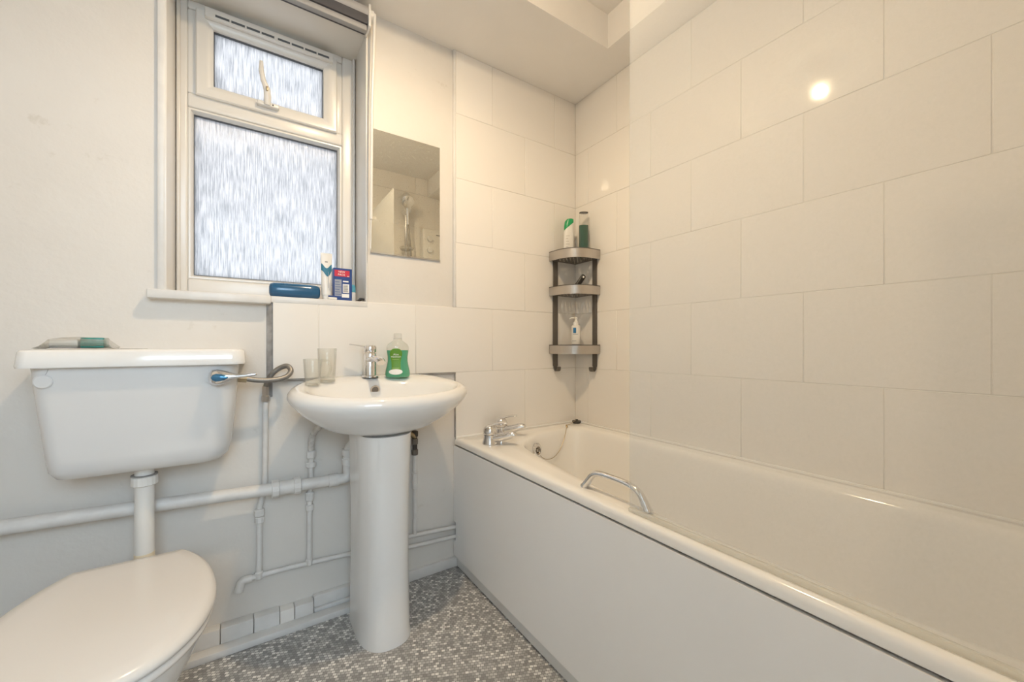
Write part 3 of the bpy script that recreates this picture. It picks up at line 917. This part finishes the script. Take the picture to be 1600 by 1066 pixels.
hp = thing('hot_water_pipe', (0.6, CY, 0.17), 'thin white-painted water pipe with an isolating valve between pedestal and bath', 'pipe')
B().tube([(0.48, CY, 0.196), (0.775, CY, 0.178)], 0.0088, 12).build('pipe', 'pipe_paint', hp)
B().tube([(0.576, CY, 0.188), (0.576, CY, 0.53)], 0.0085, 12).build('riser', 'pipe_paint', hp)
B().tube([(0.576, CY, 0.53), (0.576, CY, 0.612)], 0.010, 12).build('valve_body', 'rubber', hp)
B().tube([(0.576, CY - 0.002, 0.60), (0.540, CY - 0.02, 0.625)], 0.0095, 12).build('valve_elbow', 'brass', hp)
for z, mt, r in ((0.612, 'rubber', 0.014), (0.580, 'steel_dark', 0.0135), (0.536, 'steel_dark', 0.014), (0.395, 'pipe_paint', 0.0125), (0.44, 'pipe_paint', 0.0125)):
    B().lathe([(r * 0.8, -0.012), (r, -0.009), (r, 0.009), (r * 0.8, 0.012)], (0.576, CY, z), 8).build('compression_fitting', mt, hp, smooth=30)
B().tube([(0.576, CY, 0.395), (0.576, CY, 0.44)], 0.0115, 12).build('coupling_sleeve', 'pipe_paint', hp)

hs = thing('braided_hose', (0.05, 1.56, 0.79), 'looped braided steel hose feeding the cistern', 'hose')
pts = [(-0.006, 1.52, 0.873), (0.03, 1.522, 0.866), (0.075, 1.527, 0.8655), (0.107, 1.535, 0.874), (0.121, 1.545, 0.892), (0.112, 1.558, 0.908), (0.092, 1.568, 0.903), (0.070, 1.575, 0.885), (0.056, 1.582, 0.862), (0.050, CY, 0.838)]
B().tube(spline(pts, 8), 0.0085, 12).build('hose', 'braid', hs)
B().lathe([(0.009, 0.785), (0.0125, 0.788), (0.0125, 0.806), (0.0105, 0.808), (0.0105, 0.822), (0.0095, 0.840)], (0.0495, CY, 0), 8).build('lower_nut', 'steel', hs, smooth=25)
B().tube([(-0.030, 1.52, 0.876), (-0.004, 1.52, 0.873)], 0.0125, 8).build('upper_nut', 'brass', hs, smooth=25)

# ================================================================== BATH
RX0, RX1, RY0, RY1, RZ = 0.760, 1.478, YF + 0.011, 1.599, 0.570
bt = thing('bath', (1.12, 0.74, 0), 'cream white fitted bath along the tiled wall', 'bath')
inner = [(0.832, 0.60), (0.842, 0.80), (0.864, 0.96), (0.892, 1.15), (0.932, 1.31), (1.003, 1.405), (1.12, 1.468), (1.27, 1.506), (1.35, 1.503), (1.395, 1.465), (1.408, 1.38), (1.410, 1.10), (1.410, 0.70), (1.410, 0.30),
         (1.405, 0.10), (1.375, 0.02), (1.30, -0.025), (1.12, -0.035), (0.94, -0.025), (0.865, 0.02), (0.836, 0.10), (0.830, 0.30)]
inn = [(v.x, v.y) for v in spline([(x, y, 0) for x, y in inner], 8, True)]
icx, icy, ihx, ihy = 1.12, 0.735, 0.29, 0.77


def shrink(d, z): return [(icx + (x - icx) * (ihx - d) / ihx, icy + (y - icy) * (ihy - d) / ihy, z) for x, y in inn]


ocx, ocy, ohx, ohy = (RX0 + RX1) / 2, (RY0 + RY1) / 2, (RX1 - RX0) / 2, (RY1 - RY0) / 2
outer = []
for x, y in inn:
    dx, dy = (x - icx) / ihx, (y - icy) / ihy
    k = max(abs(dx), abs(dy))
    outer.append([ocx + dx / k * ohx, ocy + dy / k * ohy])
for c in ((RX0, RY0), (RX0, RY1), (RX1, RY0), (RX1, RY1)):
    q = min(outer, key=lambda p_: (p_[0] - c[0]) ** 2 + (p_[1] - c[1]) ** 2); q[0], q[1] = c


def out_r(d, z): return [(ocx + (x - ocx) * (ohx - d) / ohx, ocy + (y - ocy) * (ohy - d) / ohy, z) for x, y in outer]


def mixr(t, z): return [((1 - t) * a[0] + t * b[0], (1 - t) * a[1] + t * b[1], z) for a, b in zip(out_r(0.006, 0), shrink(0, 0))]


B().loft([out_r(0.004, 0.541), out_r(0.0, 0.543), out_r(0.0, 0.556), out_r(0.002, 0.564), out_r(0.007, RZ), mixr(0.35, 0.5695), mixr(0.75, 0.5685), shrink(-0.002, 0.567), shrink(0.005, 0.563), shrink(0.011, 0.554), shrink(0.015, 0.54),
          shrink(0.030, 0.45), shrink(0.050, 0.33), shrink(0.070, 0.24), shrink(0.095, 0.20), shrink(0.13, 0.18), shrink(0.20, 0.172)], False, True).build('tub', 'acrylic', bt, smooth=60)
d_of = Matrix.Translation((1.083, 1.4275, 0.505)) @ Vector((0.30, -0.95, 0.10)).to_track_quat('Z', 'Y').to_matrix().to_4x4()
ov = B().lathe([(0.033, -0.004), (0.033, 0.005), (0.028, 0.010), (0.019, 0.010), (0.018, 0.004)], (0, 0, 0), 28).xf(d_of).build('overflow_plate', 'chrome', bt)
B().lathe([(0.018, 0.003), (0.018, 0.006)], (0, 0, 0), 20).xf(d_of).build('overflow_grille', 'steel', ov)
for k in range(6):
    a = k * math.pi / 3
    B().lathe([(0.0042, 0.004), (0.0042, 0.0068)], (0.0105 * math.cos(a), 0.0105 * math.sin(a), 0), 10).xf(d_of).build('overflow_slot', 'black', ov)
B().lathe([(0.035, 0.1715), (0.035, 0.174), (0.02, 0.1745)], (1.10, 1.2, 0), 24).build('waste_ring', 'chrome', bt)
sl = B(); sl.box(RX0 + 0.004, RX1, 1.592, 1.5995, 0.566, 0.577).box(1.470, 1.4785, RY0, 1.60, 0.566, 0.577)
sl.build('wall_sealant', 'acrylic', bt, 0.003)
# plug and chain
pg = thing('bath_plug', (1.444, 1.553, RZ), 'black rubber bath plug resting on the far corner of the bath rim', 'plug')
B().lathe([(0.018, 0), (0.022, 0.004), (0.0235, 0.010), (0.023, 0.013), (0.010, 0.014), (0.007, 0.020), (0.003, 0.021)], (1.440, 1.548, RZ), 24).build('stopper', 'rubber', pg)
B().tube(spline([(1.088, 1.416, 0.497), (1.115, 1.43, 0.470), (1.16, 1.445, 0.448), (1.215, 1.46, 0.448), (1.265, 1.475, 0.475), (1.305, 1.49, 0.525), (1.328, 1.500, 0.5735), (1.338, 1.515, 0.577), (1.385, 1.535, 0.574), (1.440, 1.548, 0.590)], 7), 0.0015, 6).build('chain', 'brass', pg)
B().tube([(1.331, 1.502, 0.572), (1.340, 1.515, 0.576)], 0.005, 8).build('chain_swivel', 'brass', pg)

# panel, plinth
pb = B()
py0, py1 = YF + 0.012, 1.607
pb.prism([(0.759, py0), (0.771, py0), (0.771, py1 - 0.022), (0.759, py1 - 0.022)], 0.050, 0.536)
pb.box(0.759, 0.771, py1 - 0.022, py1, 0.050, 0.120).box(0.759, 0.771, py1 - 0.022, py1, 0.200, 0.536)
pn = pb.build('side_panel', 'panel', bt, 0, smooth=0)
pn['label'] = 'glossy white side panel of the bath'
B().lathe([(0.0045, 0), (0.004, 0.002)], (0, 0, 0), 12).xf(Matrix.Translation((0.759, 1.555, 0.150)) @ Matrix.Rotation(-math.pi / 2, 4, 'Y')).build('screw_cap', 'white_plastic', pn)
pl = box(0.769, 0.782, py0, py1, 0.004, 0.052).build('plinth', 'plinth', bt, 0.001, 1)
pl['label'] = 'grey plinth strip under the panel'
box(0.774, 0.781, py0, py1, 0.0, 0.006).build('sealant_line', 'mottled_grey', pl, smooth=0)


# bath taps
def bath_tap(x, y, label):
    t = thing('bath_tap', (x, y, RZ), label, 'tap', 'chrome bath taps')
    mt = Matrix.Translation((x, y, RZ)) @ Matrix.Rotation(math.atan2(-0.72, 0.69), 4, 'Z')
    B().lathe([(0.032, 0), (0.032, 0.004), (0.029, 0.014), (0.0265, 0.028), (0.0275, 0.038)], (0, 0, 0), 24).xf(mt).build('base', 'chrome', t)
    B().tube(spline([(0.0, 0, 0.021), (0.035, 0, 0.027), (0.07, 0, 0.036), (0.092, 0, 0.042), (0.103, 0, 0.040), (0.107, 0, 0.034)], 4), [0.021] * 6 + [0.0195] * 5 + [0.018, 0.0175, 0.017, 0.0165, 0.0165, 0.0165, 0.016, 0.0145, 0.012, 0.009], 16, (0.85, 1.0)).xf(mt).build('spout', 'chrome', t)
    B().lathe([(0.0255, 0.039), (0.0275, 0.042), (0.0285, 0.052), (0.025, 0.066), (0.017, 0.076), (0.007, 0.080)], (0, 0, 0), 24).xf(mt).build('head', 'chrome', t)
    B().tube(spline([(-0.004, 0, 0.070), (0.02, 0, 0.082), (0.05, 0, 0.088), (0.074, 0, 0.090)], 4), [0.018, 0.017, 0.016, 0.015, 0.014, 0.0135, 0.013, 0.0128, 0.0125, 0.012, 0.0115, 0.011, 0.008], 12, (0.38, 1.0)).xf(mt).build('lever', 'chrome', t)
    return t


bath_tap(0.838, 1.425, 'chrome lever bath tap nearer the basin and bath panel')
bath_tap(0.966, 1.540, 'chrome lever bath tap closer to the tiled wall')

# grab handle
gh = thing('grab_handle', (0.81, 0.73, RZ), 'chrome arched grab handle on the bath rim', 'handle')
HX = 0.812
hpth = spline([(HX, 0.838, 0.5705), (HX, 0.826, 0.588), (HX, 0.806, 0.612), (HX, 0.780, 0.622), (HX, 0.730, 0.624), (HX, 0.680, 0.622), (HX, 0.648, 0.611), (HX, 0.630, 0.588), (HX, 0.620, 0.5705)], 5)
rr = [0.013 - 0.0055 * math.sin(math.pi * min(1, max(0, (i / (len(hpth) - 1))))) ** 0.6 for i in range(len(hpth))]
B().tube(hpth, rr, 14, (1.0, 1.15)).build('bar', 'chrome', gh)

# shower screen
ss = thing('shower_screen', (0.782, 0.27, 0.572), 'clear glass shower screen standing on the bath rim', 'shower screen')
box(0.779, 0.785, YF + 0.02, 0.650, 0.579, 2.0).build('glass_panel', 'screen', ss, 0.001, 1)
box(0.776, 0.788, YF + 0.02, 0.652, 0.5705, 0.582).build('bottom_seal', 'seal', ss, 0.003)
box(0.770, 0.794, YF + 0.001, YF + 0.035, 0.572, 2.01).build('wall_profile', 'alu', ss, 0.003)

# ================================================================== CORNER RACK
rk = thing('corner_rack', (1.44, 1.56, 0.85), 'three-tier steel corner rack with straps and hooks, hung in the tiled corner', 'rack')
KX, KY = 1.478, 1.599
LEG = 0.182


def rack_outline(off=0.0, N=14):
    """front edge of a tray from the back wall round to the right wall, as (dx,dy) distances from the corner"""
    pts = [(LEG - off, 0.0), (LEG - off, 0.035)]
    for i in range(N + 1):
        a = math.pi / 2 * i / N
        pts.append((0.035 + (LEG - 0.035 - off) * math.cos(a) ** 0.80, 0.035 + (LEG - 0.035 - off) * math.sin(a) ** 0.80))
    pts += [(0.035, LEG - off), (0.0, LEG - off)]
    return pts


def in_tray(a, b):
    if a < 0 or b < 0 or a > LEG or b > LEG: return False
    if a < 0.035 or b < 0.035: return True
    r = LEG - 0.035
    return ((a - 0.035) / r) ** 2.5 + ((b - 0.035) / r) ** 2.5 <= 0.98


TZ = [(1.415, 1.460), (1.235, 1.278), (0.937, 0.980)]
for z0, z1 in TZ:
    o1, o2 = rack_outline(0), rack_outline(0.0025)
    W = lambda q, z: (KX - q[0], KY - q[1], z)
    b = B(); n = len(o1)
    vs = [W(q, z0) for q in o1] + [W(q, z1) for q in o1] + [W(q, z1) for q in o2] + [W(q, z0) for q in o2]
    fs = []
    for r in range(4):
        for j in range(n - 1):
            a, c = r * n + j, ((r + 1) % 4) * n + j
            fs.append((a, a + 1, c + 1, c))
    fs += [(0, n, 2 * n, 3 * n), (n - 1, 2 * n - 1, 3 * n - 1, 4 * n - 1)]
    band = b.add(vs, fs).build('tray_band', 'steel', rk, smooth=35)
    B().tube([W(q, z1 + 0.001) for q in rack_outline(0.001)], 0.0022, 6).build('tray_edge', 'rubber', band)
    # slotted base, holes left open so lamp light falls through
    g = 0.0062
    nn = int(LEG / g)
    fl_ = B()
    for i in range(nn):
        for j in range(nn):
            a, c = (i + 0.5) * g, (j + 0.5) * g
            if not in_tray(a + 0.003, c + 0.003): continue
            s_, d_ = i + j, i - j
            inside = in_tray(a + 0.016, c + 0.016) and a > 0.016 and c > 0.016
            if inside and (d_ % 4 in (0, 1)) and (s_ % 6 in (0, 1, 2, 3)): continue
            x0, y0 = KX - i * g, KY - j * g
            fl_.box(x0 - g, x0, y0 - g, y0, z0 + 0.003, z0 + 0.0045)
    fo = fl_.build('tray_base', 'steel_dark', rk, smooth=0)
    fo['kind'] = 'stuff'
for wall in (0, 1):
    s_ = B()
    path = [(-0.0005, 1.462), (-0.0005, 0.862)]
    if wall == 0:
        x0, x1 = 1.318, 1.351
        s_.box(x0, x1, KY - 0.005, KY - 0.001, 0.872, 1.455)
    else:
        y0, y1 = 1.436, 1.468
        s_.box(KX - 0.005, KX - 0.001, y0, y1, 0.872, 1.455)
    st = s_.build('strap', 'steel_dark', rk, 0.001, 1)
    # J hook at the foot
    prf = spline([(0.003, 0.876), (0.004, 0.862), (0.010, 0.850), (0.020, 0.847), (0.029, 0.854), (0.031, 0.868)], 4)
    hk = B()
    vs = []
    for q in prf:
        for wd in (0.3, 0.7):
            for th in (-0.0015, 0.0015):
                if wall == 0: vs.append((x0 + (x1 - x0) * (0.12 if wd < 0.5 else 0.88), KY - q.x + th, q.y + th))
                else: vs.append((KX - q.x + th, y0 + (y1 - y0) * (0.12 if wd < 0.5 else 0.88), q.y + th))
    fs = []
    n = len(prf)
    for i in range(n - 1):
        a, c = i * 4, (i + 1) * 4
        fs += [(a, a + 1, c + 1, c), (a + 1, a + 3, c + 3, c + 1), (a + 3, a + 2, c + 2, c + 3), (a + 2, a, c, c + 2)]
    fs += [(0, 1, 3, 2), ((n - 1) * 4, (n - 1) * 4 + 1, (n - 1) * 4 + 3, (n - 1) * 4 + 2)]
    hk.add(vs, fs).build('hook', 'steel_dark', st, smooth=50)

# things on the rack
T1, T2, T3 = 1.4196, 1.2396, 0.9416
sh = thing('shampoo_bottle', (1.378, 1.535, T1), 'white shampoo bottle with slanted green cap on the top shelf', 'bottle')
SP = [(0.024, 0), (0.027, 0.004), (0.0275, 0.03), (0.0272, 0.08), (0.0262, 0.13), (0.0248, 0.158)]
SR = -0.55
rings = bott(SP, 1.376, 1.538, T1, 0.62, SR, 0, 32)


def slant(r, z0, k):
    return [(x, y, z0 + k * ((x - 1.376) * math.cos(SR) + (y - 1.538) * math.sin(SR))) for x, y, z in r]


top = slant(rings[-1], T1 + 0.172, 0.85)
B().loft(rings[:-1] + [top]).build('body', 'white_plastic', sh, smooth=50)
cp1 = bott([(0.0246, 0)], 1.376, 1.538, T1, 0.62, SR)[0]
cp2 = bott([(0.0225, 0)], 1.378, 1.538, T1, 0.62, SR)[0]
cp3 = bott([(0.014, 0)], 1.380, 1.538, T1, 0.62, SR)[0]
B().loft([slant(cp1, T1 + 0.1725, 0.85), slant(cp1, T1 + 0.188, 0.6), slant(cp2, T1 + 0.204, 0.3), slant(cp3, T1 + 0.211, 0.1)]).build('cap', 'cap_green', sh, smooth=50)
for k in range(7):
    zz = 0.035 + k * 0.014
    patch([(zz, -0.017, 0.002 - 0.004 * (k % 3)), (zz + 0.004, -0.017, 0.002 - 0.004 * (k % 3))], SP, 1.376, 1.538, T1, 0.62, SR).build('print_line', simple('faint_print', (0.55, 0.54, 0.50), 0.5), sh)
gb = thing('shower_gel_bottle', (1.4365, 1.492, T1), 'clear upright bottle half full of dark green gel on the top shelf', 'bottle')
GP = [(0.022, 0), (0.0242, 0.004), (0.0245, 0.10), (0.0245, 0.20), (0.0235, 0.236), (0.021, 0.240)]
B().loft(bott(GP, 1.4365, 1.492, T1, 0.7, SR)).build('clear_shell', 'clear_plastic', gb, smooth=50)
B().loft(bott([(0.021, 0.001), (0.0232, 0.005), (0.0236, 0.10), (0.0236, 0.176)], 1.4365, 1.492, T1, 0.7, SR)).build('gel', 'gel', gb, smooth=50)
B().loft(bott([(0.0225, 0.2405), (0.0225, 0.244)], 1.4365, 1.492, T1, 0.7, SR)).build('flat_end', 'rubber', gb, smooth=50)

cm = thing('brush', (1.40, 1.52, T2), 'black brush handle with a hanging hole leaning on the middle shelf', 'brush')
hnd = [Vector((1.366, 1.500, T2 + 0.012)), Vector((1.392, 1.492, T2 + 0.045)), Vector((1.420, 1.484, T2 + 0.085)), Vector((1.430, 1.481, T2 + 0.100))]
hh = spline(hnd, 5)
B().tube(hh, [0.011] * 4 + [0.0135] * 8 + [0.0135, 0.013, 0.011, 0.007], 12, (1.0, 0.6)).build('handle', 'black', cm)
hm = Matrix.Translation((1.4195, 1.4755, T2 + 0.088)) @ Vector((-0.62, -0.76, 0.1)).to_track_quat('Z', 'Y').to_matrix().to_4x4()
B().lathe([(0.005, 0), (0.005, 0.0022)], (0, 0, 0), 14).xf(hm).build('hanging_hole', 'white_plastic', cm)
B().tube([(1.372, 1.500, T2 + 0.014), (1.345, 1.512, T2 + 0.012), (1.335, 1.520, T2 + 0.012)], [0.010, 0.018, 0.012], 12, (0.5, 1.0)).build('head', 'black', cm)

pu = thing('lotion_pump_bottle', (1.398, 1.508, T3), 'white pump bottle with a small blue label on the lowest shelf', 'bottle')
PP = [(0.020, 0), (0.0225, 0.003), (0.0232, 0.05), (0.0232, 0.134), (0.021, 0.140), (0.0135, 0.1425)]
PA = (PP, 1.398, 1.508, T3, 0.9, -0.75)
B().loft(bott(PP, *PA[1:])).build('body', 'white_plastic', pu, smooth=45)
B().lathe([(0.0135, 0.141), (0.0135, 0.157), (0.010, 0.159), (0.0075, 0.163), (0.0065, 0.174), (0.008, 0.175), (0.0075, 0.182), (0.003, 0.184)], (1.398, 1.508, T3), 20).build('pump', 'white_plastic', pu)
B().tube([(1.398, 1.508, T3 + 0.178), (1.376, 1.520, T3 + 0.178), (1.369, 1.523, T3 + 0.174)], 0.0035, 8).build('nozzle', 'white_plastic', pu)
patch([(0.101, -0.014, 0.001), (0.128, -0.014, 0.001)], *PA).build('blue_label', 'blue_print', pu)
for zz, u0, u1, mt in ((0.094, -0.015, 0.010, 'grey_print'), (0.060, -0.019, 0.002, 'grey_line'), (0.042, -0.019, 0.018, 'grey_print'), (0.030, -0.019, 0.018, 'plinth')):
    patch([(zz, u0, u1), (zz + 0.0022, u0, u1)], *PA).build('print_line', mt, pu)

# ================================================================== SILL ITEMS
ZS = 1.1502
bc = thing('glasses_case', (0.142, 1.66, ZS), 'rounded glossy blue case lying on the window sill', 'case')
rg = []
for x, r in ((0.061, 0.012), (0.064, 0.022), (0.075, 0.0268), (0.10, 0.028), (0.145, 0.0285), (0.19, 0.028), (0.215, 0.0262), (0.224, 0.021), (0.2265, 0.012)):
    rg.append([(x, 1.660 + r * 1.05 * math.copysign(abs(math.cos(2 * math.pi * j / 24)) ** 0.8, math.cos(2 * math.pi * j / 24)), ZS + 0.0285 + r * (0.98 + 0.0 * x) * math.copysign(abs(math.sin(2 * math.pi * j / 24)) ** 0.8, math.sin(2 * math.pi * j / 24)) - 0.0008 * 0) for j in range(24)])
B().loft(rg).build('shell', 'blue_case', bc, smooth=60)

tt = thing('toothpaste_tube', (0.25, 1.64, ZS), 'white toothpaste tube with teal wave standing on its cap', 'tube')
def tub(z, hw, d): return [(0.246 + hw * math.copysign(abs(math.cos(a)) ** 0.7, math.cos(a)), 1.638 + d * math.sin(a), ZS + z) for a in [2 * math.pi * j / 28 for j in range(28)]]
B().loft([tub(0.002, 0.013, 0.013), tub(0.018, 0.0145, 0.0145)]).build('cap', 'white_plastic', tt)
B().loft([tub(0.018, 0.0165, 0.0165), tub(0.022, 0.0172, 0.0168), tub(0.07, 0.0182, 0.013), tub(0.12, 0.0192, 0.007), tub(0.165, 0.0198, 0.0018), tub(0.178, 0.0200, 0.0012)]).build('tube_body', 'white_plastic', tt, smooth=50)
def tface(x, z):
    d = 0.013 + (z - 0.07) / 0.05 * (-0.006) if z < 0.12 else 0.007 - (z - 0.12) / 0.045 * 0.0052
    u = max(-1, min(1, (x - 0.246) / 0.0192))
    return (x, 1.638 - max(0.0016, d * (1 - abs(u) ** 2.86) ** 0.5) - 0.0009, ZS + z)
wb_ = B(); n = 16
vs = []
for j in range(n + 1):
    t = j / n
    x = 0.2275 + t * 0.0365
    lo = 0.108 - 0.014 * math.sin(t * math.pi) + 0.006 * math.sin(t * 2 * math.pi + 0.8)
    hi = 0.138 - 0.017 * math.sin(t * math.pi * 0.95 + 0.1) ** 2 - 0.002 * t
    vs += [tface(x, lo), tface(x, (lo + hi) / 2), tface(x, hi)]
fs = [(3 * j + k, 3 * j + 3 + k, 3 * j + 4 + k, 3 * j + 1 + k) for j in range(n) for k in (0, 1)]
wb_.add(vs, fs).build('teal_wave', 'teal', tt, smooth=0)
box(0.2405, 0.2500, 1.6335, 1.6340, ZS + 0.142, ZS + 0.147).build('print_mark', 'grey_line', tt, smooth=0)
for x, z0, z1 in ((0.250, 0.045, 0.105), (0.2575, 0.030, 0.075), (0.2545, 0.035, 0.065)):
    q = tface(x, 0.085)
    box(x, x + 0.0012, q[1] - 0.0075, q[1] - 0.0068, ZS + z0, ZS + z1).build('print_line', 'grey_print', tt, smooth=0)

bx_ = thing('carton', (0.302, 1.645, ZS), 'blue carton with red NEW PACK flash and barcode on the sill', 'box')
box(0.2695, 0.3365, 1.632, 1.668, ZS, ZS + 0.126).build('card_box', 'navy', bx_, 0.0012, 1)
FYb = 1.6316
def prt(name, x0, x1, z0, z1, mt, dy=0.0): return box(x0, x1, FYb - 0.0004 - dy, FYb + 0.001, ZS + z0, ZS + z1).build(name, mt, bx_, smooth=0)
fl_r = prt('red_flash', 0.2735, 0.3275, 0.094, 0.118, 'red')
text('lettering', 'NEW', 0.0105, 'print_white', fl_r, frame_m((0.2990, FYb - 0.0008, ZS + 0.1115), (1, 0, 0)))
text('lettering', 'PACK', 0.0105, 'print_white', fl_r, frame_m((0.2985, FYb - 0.0008, ZS + 0.1008), (1, 0, 0)))
prt('print_mark', 0.319, 0.326, 0.0955, 0.0975, 'print_white', 0.0003)
prt('text_block', 0.2740, 0.2985, 0.018, 0.082, 'grey_print')
prt('print_mark', 0.3035, 0.3235, 0.0735, 0.0785, 'print_white')
bcd = prt('barcode', 0.3030, 0.3260, 0.032, 0.066, 'print_white')
for k in range(9):
    z = 0.0355 + k * 0.0031
    box(0.3048, 0.3215, FYb - 0.0009, FYb, ZS + z, ZS + z + (0.0016 if k % 3 else 0.0022)).build('bar', 'grey_line', bcd, smooth=0)
prt('info_panel', 0.2995, 0.3260, 0.014, 0.028, 'print_white')
for k in range(6):
    box(0.2752, 0.2970 - 0.003 * (k % 3), FYb - 0.0009, FYb, ZS + 0.024 + k * 0.0095, ZS + 0.0256 + k * 0.0095).build('print_line', 'navy', bx_, smooth=0)

sc_ = thing('flip_cap_tube', (0.27, 1.622, ZS), 'small white tube with blue cap lying in front of the carton', 'tube')
B().tube([(0.2505, 1.6225, ZS + 0.0065), (0.262, 1.6225, ZS + 0.0066), (0.2795, 1.6225, ZS + 0.006)], [0.0062, 0.0064, 0.0055], 14).build('tube_body', 'white_plastic', sc_)
box(0.2500, 0.2800, 1.6165, 1.6285, ZS + 0.0118, ZS + 0.0170).build('cap', 'navy', sc_, 0.0015)
rl = thing('roll_on_bottle', (0.346, 1.66, ZS), 'small white bottle with pale blue cap behind the carton', 'bottle')
B().lathe([(0.0105, 0), (0.0115, 0.002), (0.0115, 0.038), (0.010, 0.041)], (0.3475, 1.672, ZS), 20).build('body', 'white_plastic', rl)
B().lathe([(0.0112, 0.041), (0.0115, 0.043), (0.0105, 0.066), (0.006, 0.071)], (0.3475, 1.672, ZS), 20).build('cap', simple('pale_blue_cap', (0.10, 0.38, 0.50), 0.3), rl)
rz = thing('razor', (0.366, 1.65, ZS), 'small dark razor lying at the right end of the sill', 'razor')
B().tube([(0.360, 1.70, ZS + 0.005), (0.364, 1.64, ZS + 0.006), (0.367, 1.622, ZS + 0.010)], [0.004, 0.005, 0.006], 10).build('handle', 'rubber', rz)
box(0.360, 0.380, 1.615, 1.623, ZS + 0.006, ZS + 0.014).build('head', 'black', rz, 0.0015)

# packet on the cistern
pk = thing('plastic_packet', (-0.37, 1.48, 0.969), 'crumpled clear plastic packet with a teal label on the cistern lid', 'packet')
ZP = 0.9705
random.seed(3)
def pring(x, h, d): return [(x + random.uniform(-.003, .003), 1.475 + d * math.cos(2 * math.pi * j / 14) + random.uniform(-.002, .002), ZP + max(0, h * 0.5 + h * 0.5 * math.sin(2 * math.pi * j / 14) * random.uniform(0.85, 1.0))) for j in range(14)]
B().loft([pring(-0.432, 0.003, 0.045), pring(-0.424, 0.012, 0.040), pring(-0.415, 0.026, 0.034), pring(-0.39, 0.030, 0.033), pring(-0.362, 0.031, 0.032), pring(-0.335, 0.030, 0.032), pring(-0.312, 0.030, 0.031), pring(-0.304, 0.018, 0.034), pring(-0.295, 0.004, 0.042)]).build('wrap', 'clear_wrap', pk, smooth=25)
lbp = box(-0.358, -0.314, 1.452, 1.498, ZP + 0.002, ZP + 0.0285).build('label_block', 'teal_label', pk, 0.003)
box(-0.414, -0.362, 1.455, 1.495, ZP + 0.002, ZP + 0.024).build('contents', 'white_plastic', pk, 0.004)
box(-0.43, -0.24, 1.43, 1.52, ZP - 0.0012, ZP + 0.0004).build('backing_card', 'clear_wrap', pk, smooth=0)

# ================================================================== SHOWER (seen in the mirror)
sr = thing('shower_rail', (1.105, YF + 0.05, 1.5), 'chrome shower riser rail with handset, reflected in the mirror', 'shower')
YW = YF + 0.010
B().tube([(1.105, YW + 0.055, 1.50), (1.105, YW + 0.055, 2.25)], 0.0125, 14).build('rail', 'chrome', sr)
for z in (1.50, 2.235):
    B().tube([(1.105, YW, z), (1.105, YW + 0.078, z)], [0.03, 0.03], 16).build('wall_bracket', 'chrome', sr, 0.004)
B().tube([(1.105, YW + 0.03, 2.10), (1.105, YW + 0.11, 2.11)], 0.030, 16).build('slider', 'chrome', sr, 0.004)
B().lathe([(0.012, 0), (0.05, 0.012), (0.052, 0.022), (0.046, 0.026)], (0, 0, 0), 24).xf(Matrix.Translation((1.09, YW + 0.14, 2.17)) @ Vector((0, 0.8, -0.6)).to_track_quat('Z', 'Y').to_matrix().to_4x4()).build('handset_head', 'chrome', sr)
B().tube([(1.09, YW + 0.135, 2.17), (1.10, YW + 0.11, 2.11), (1.11, YW + 0.09, 1.99)], [0.016, 0.014, 0.011], 12).build('handset_handle', 'chrome', sr)
B().tube(spline([(1.11, YW + 0.09, 1.99), (1.13, YW + 0.10, 1.80), (1.15, YW + 0.10, 1.55), (1.20, YW + 0.09, 1.40), (1.26, YW + 0.06, 1.48), (1.28, YW + 0.04, 1.72)], 8), 0.007, 10).build('hose', 'braid', sr)
B().lathe([(0.05, 0), (0.06, 0.018), (0.055, 0.02), (0.045, 0.004)], (1.105, YW + 0.075, 1.78), 24).build('soap_dish', 'clear_wrap', sr)
es = thing('electric_shower', (1.33, YF + 0.05, 1.72), 'white electric shower unit on the tiled wall, reflected in the mirror', 'shower unit')
box(1.245, 1.425, YW, YW + 0.09, 1.72, 1.99).build('casing', 'white_plastic', es, 0.015, 3)
for z in (1.80, 1.90):
    B().tube([(1.30, YW + 0.09, z), (1.30, YW + 0.112, z)], 0.024, 20).build('dial', 'plinth', es, 0.003)
box(1.36, 1.40, YW + 0.0895, YW + 0.0915, 1.935, 1.945).build('print_mark', 'grey_line', es, smooth=0)

# ================================================================== LAMP (above the frame)
lp = thing('ceiling_lamp', (0.45, 0.84, ZH), 'round white ceiling downlight with a warm bulb', 'lamp')
B().lathe([(0.07, 0), (0.07, -0.012), (0.055, -0.03), (0.052, -0.085), (0.050, -0.086), (0.046, -0.07), (0.042, -0.04)], (0.45, 0.84, ZH), 28).build('housing', 'white_plastic', lp)
B().lathe([(0.012, -0.04), (0.024, -0.048), (0.026, -0.062), (0.016, -0.072)], (0.45, 0.84, ZH), 20).build('bulb', 'bulb', lp)
ld = bpy.data.lights.new('bulb_light', 'SPOT')
ld.energy = LAMP
ld.color = LAMP_COL
ld.shadow_soft_size = 0.020
ld.spot_size = math.radians(179)
ld.spot_blend = 0.8
lo = bpy.data.objects.new('bulb_light', ld)
lo.location = (0, 0, -0.118)
lo.parent = lp
COL.objects.link(lo)
gd = bpy.data.lights.new('bulb_glow', 'POINT')
gd.energy = 7.5
gd.color = LAMP_COL
gd.shadow_soft_size = 0.02
go = bpy.data.objects.new('bulb_glow', gd)
go.location = (0, 0, -0.118)
go.parent = lp
COL.objects.link(go)
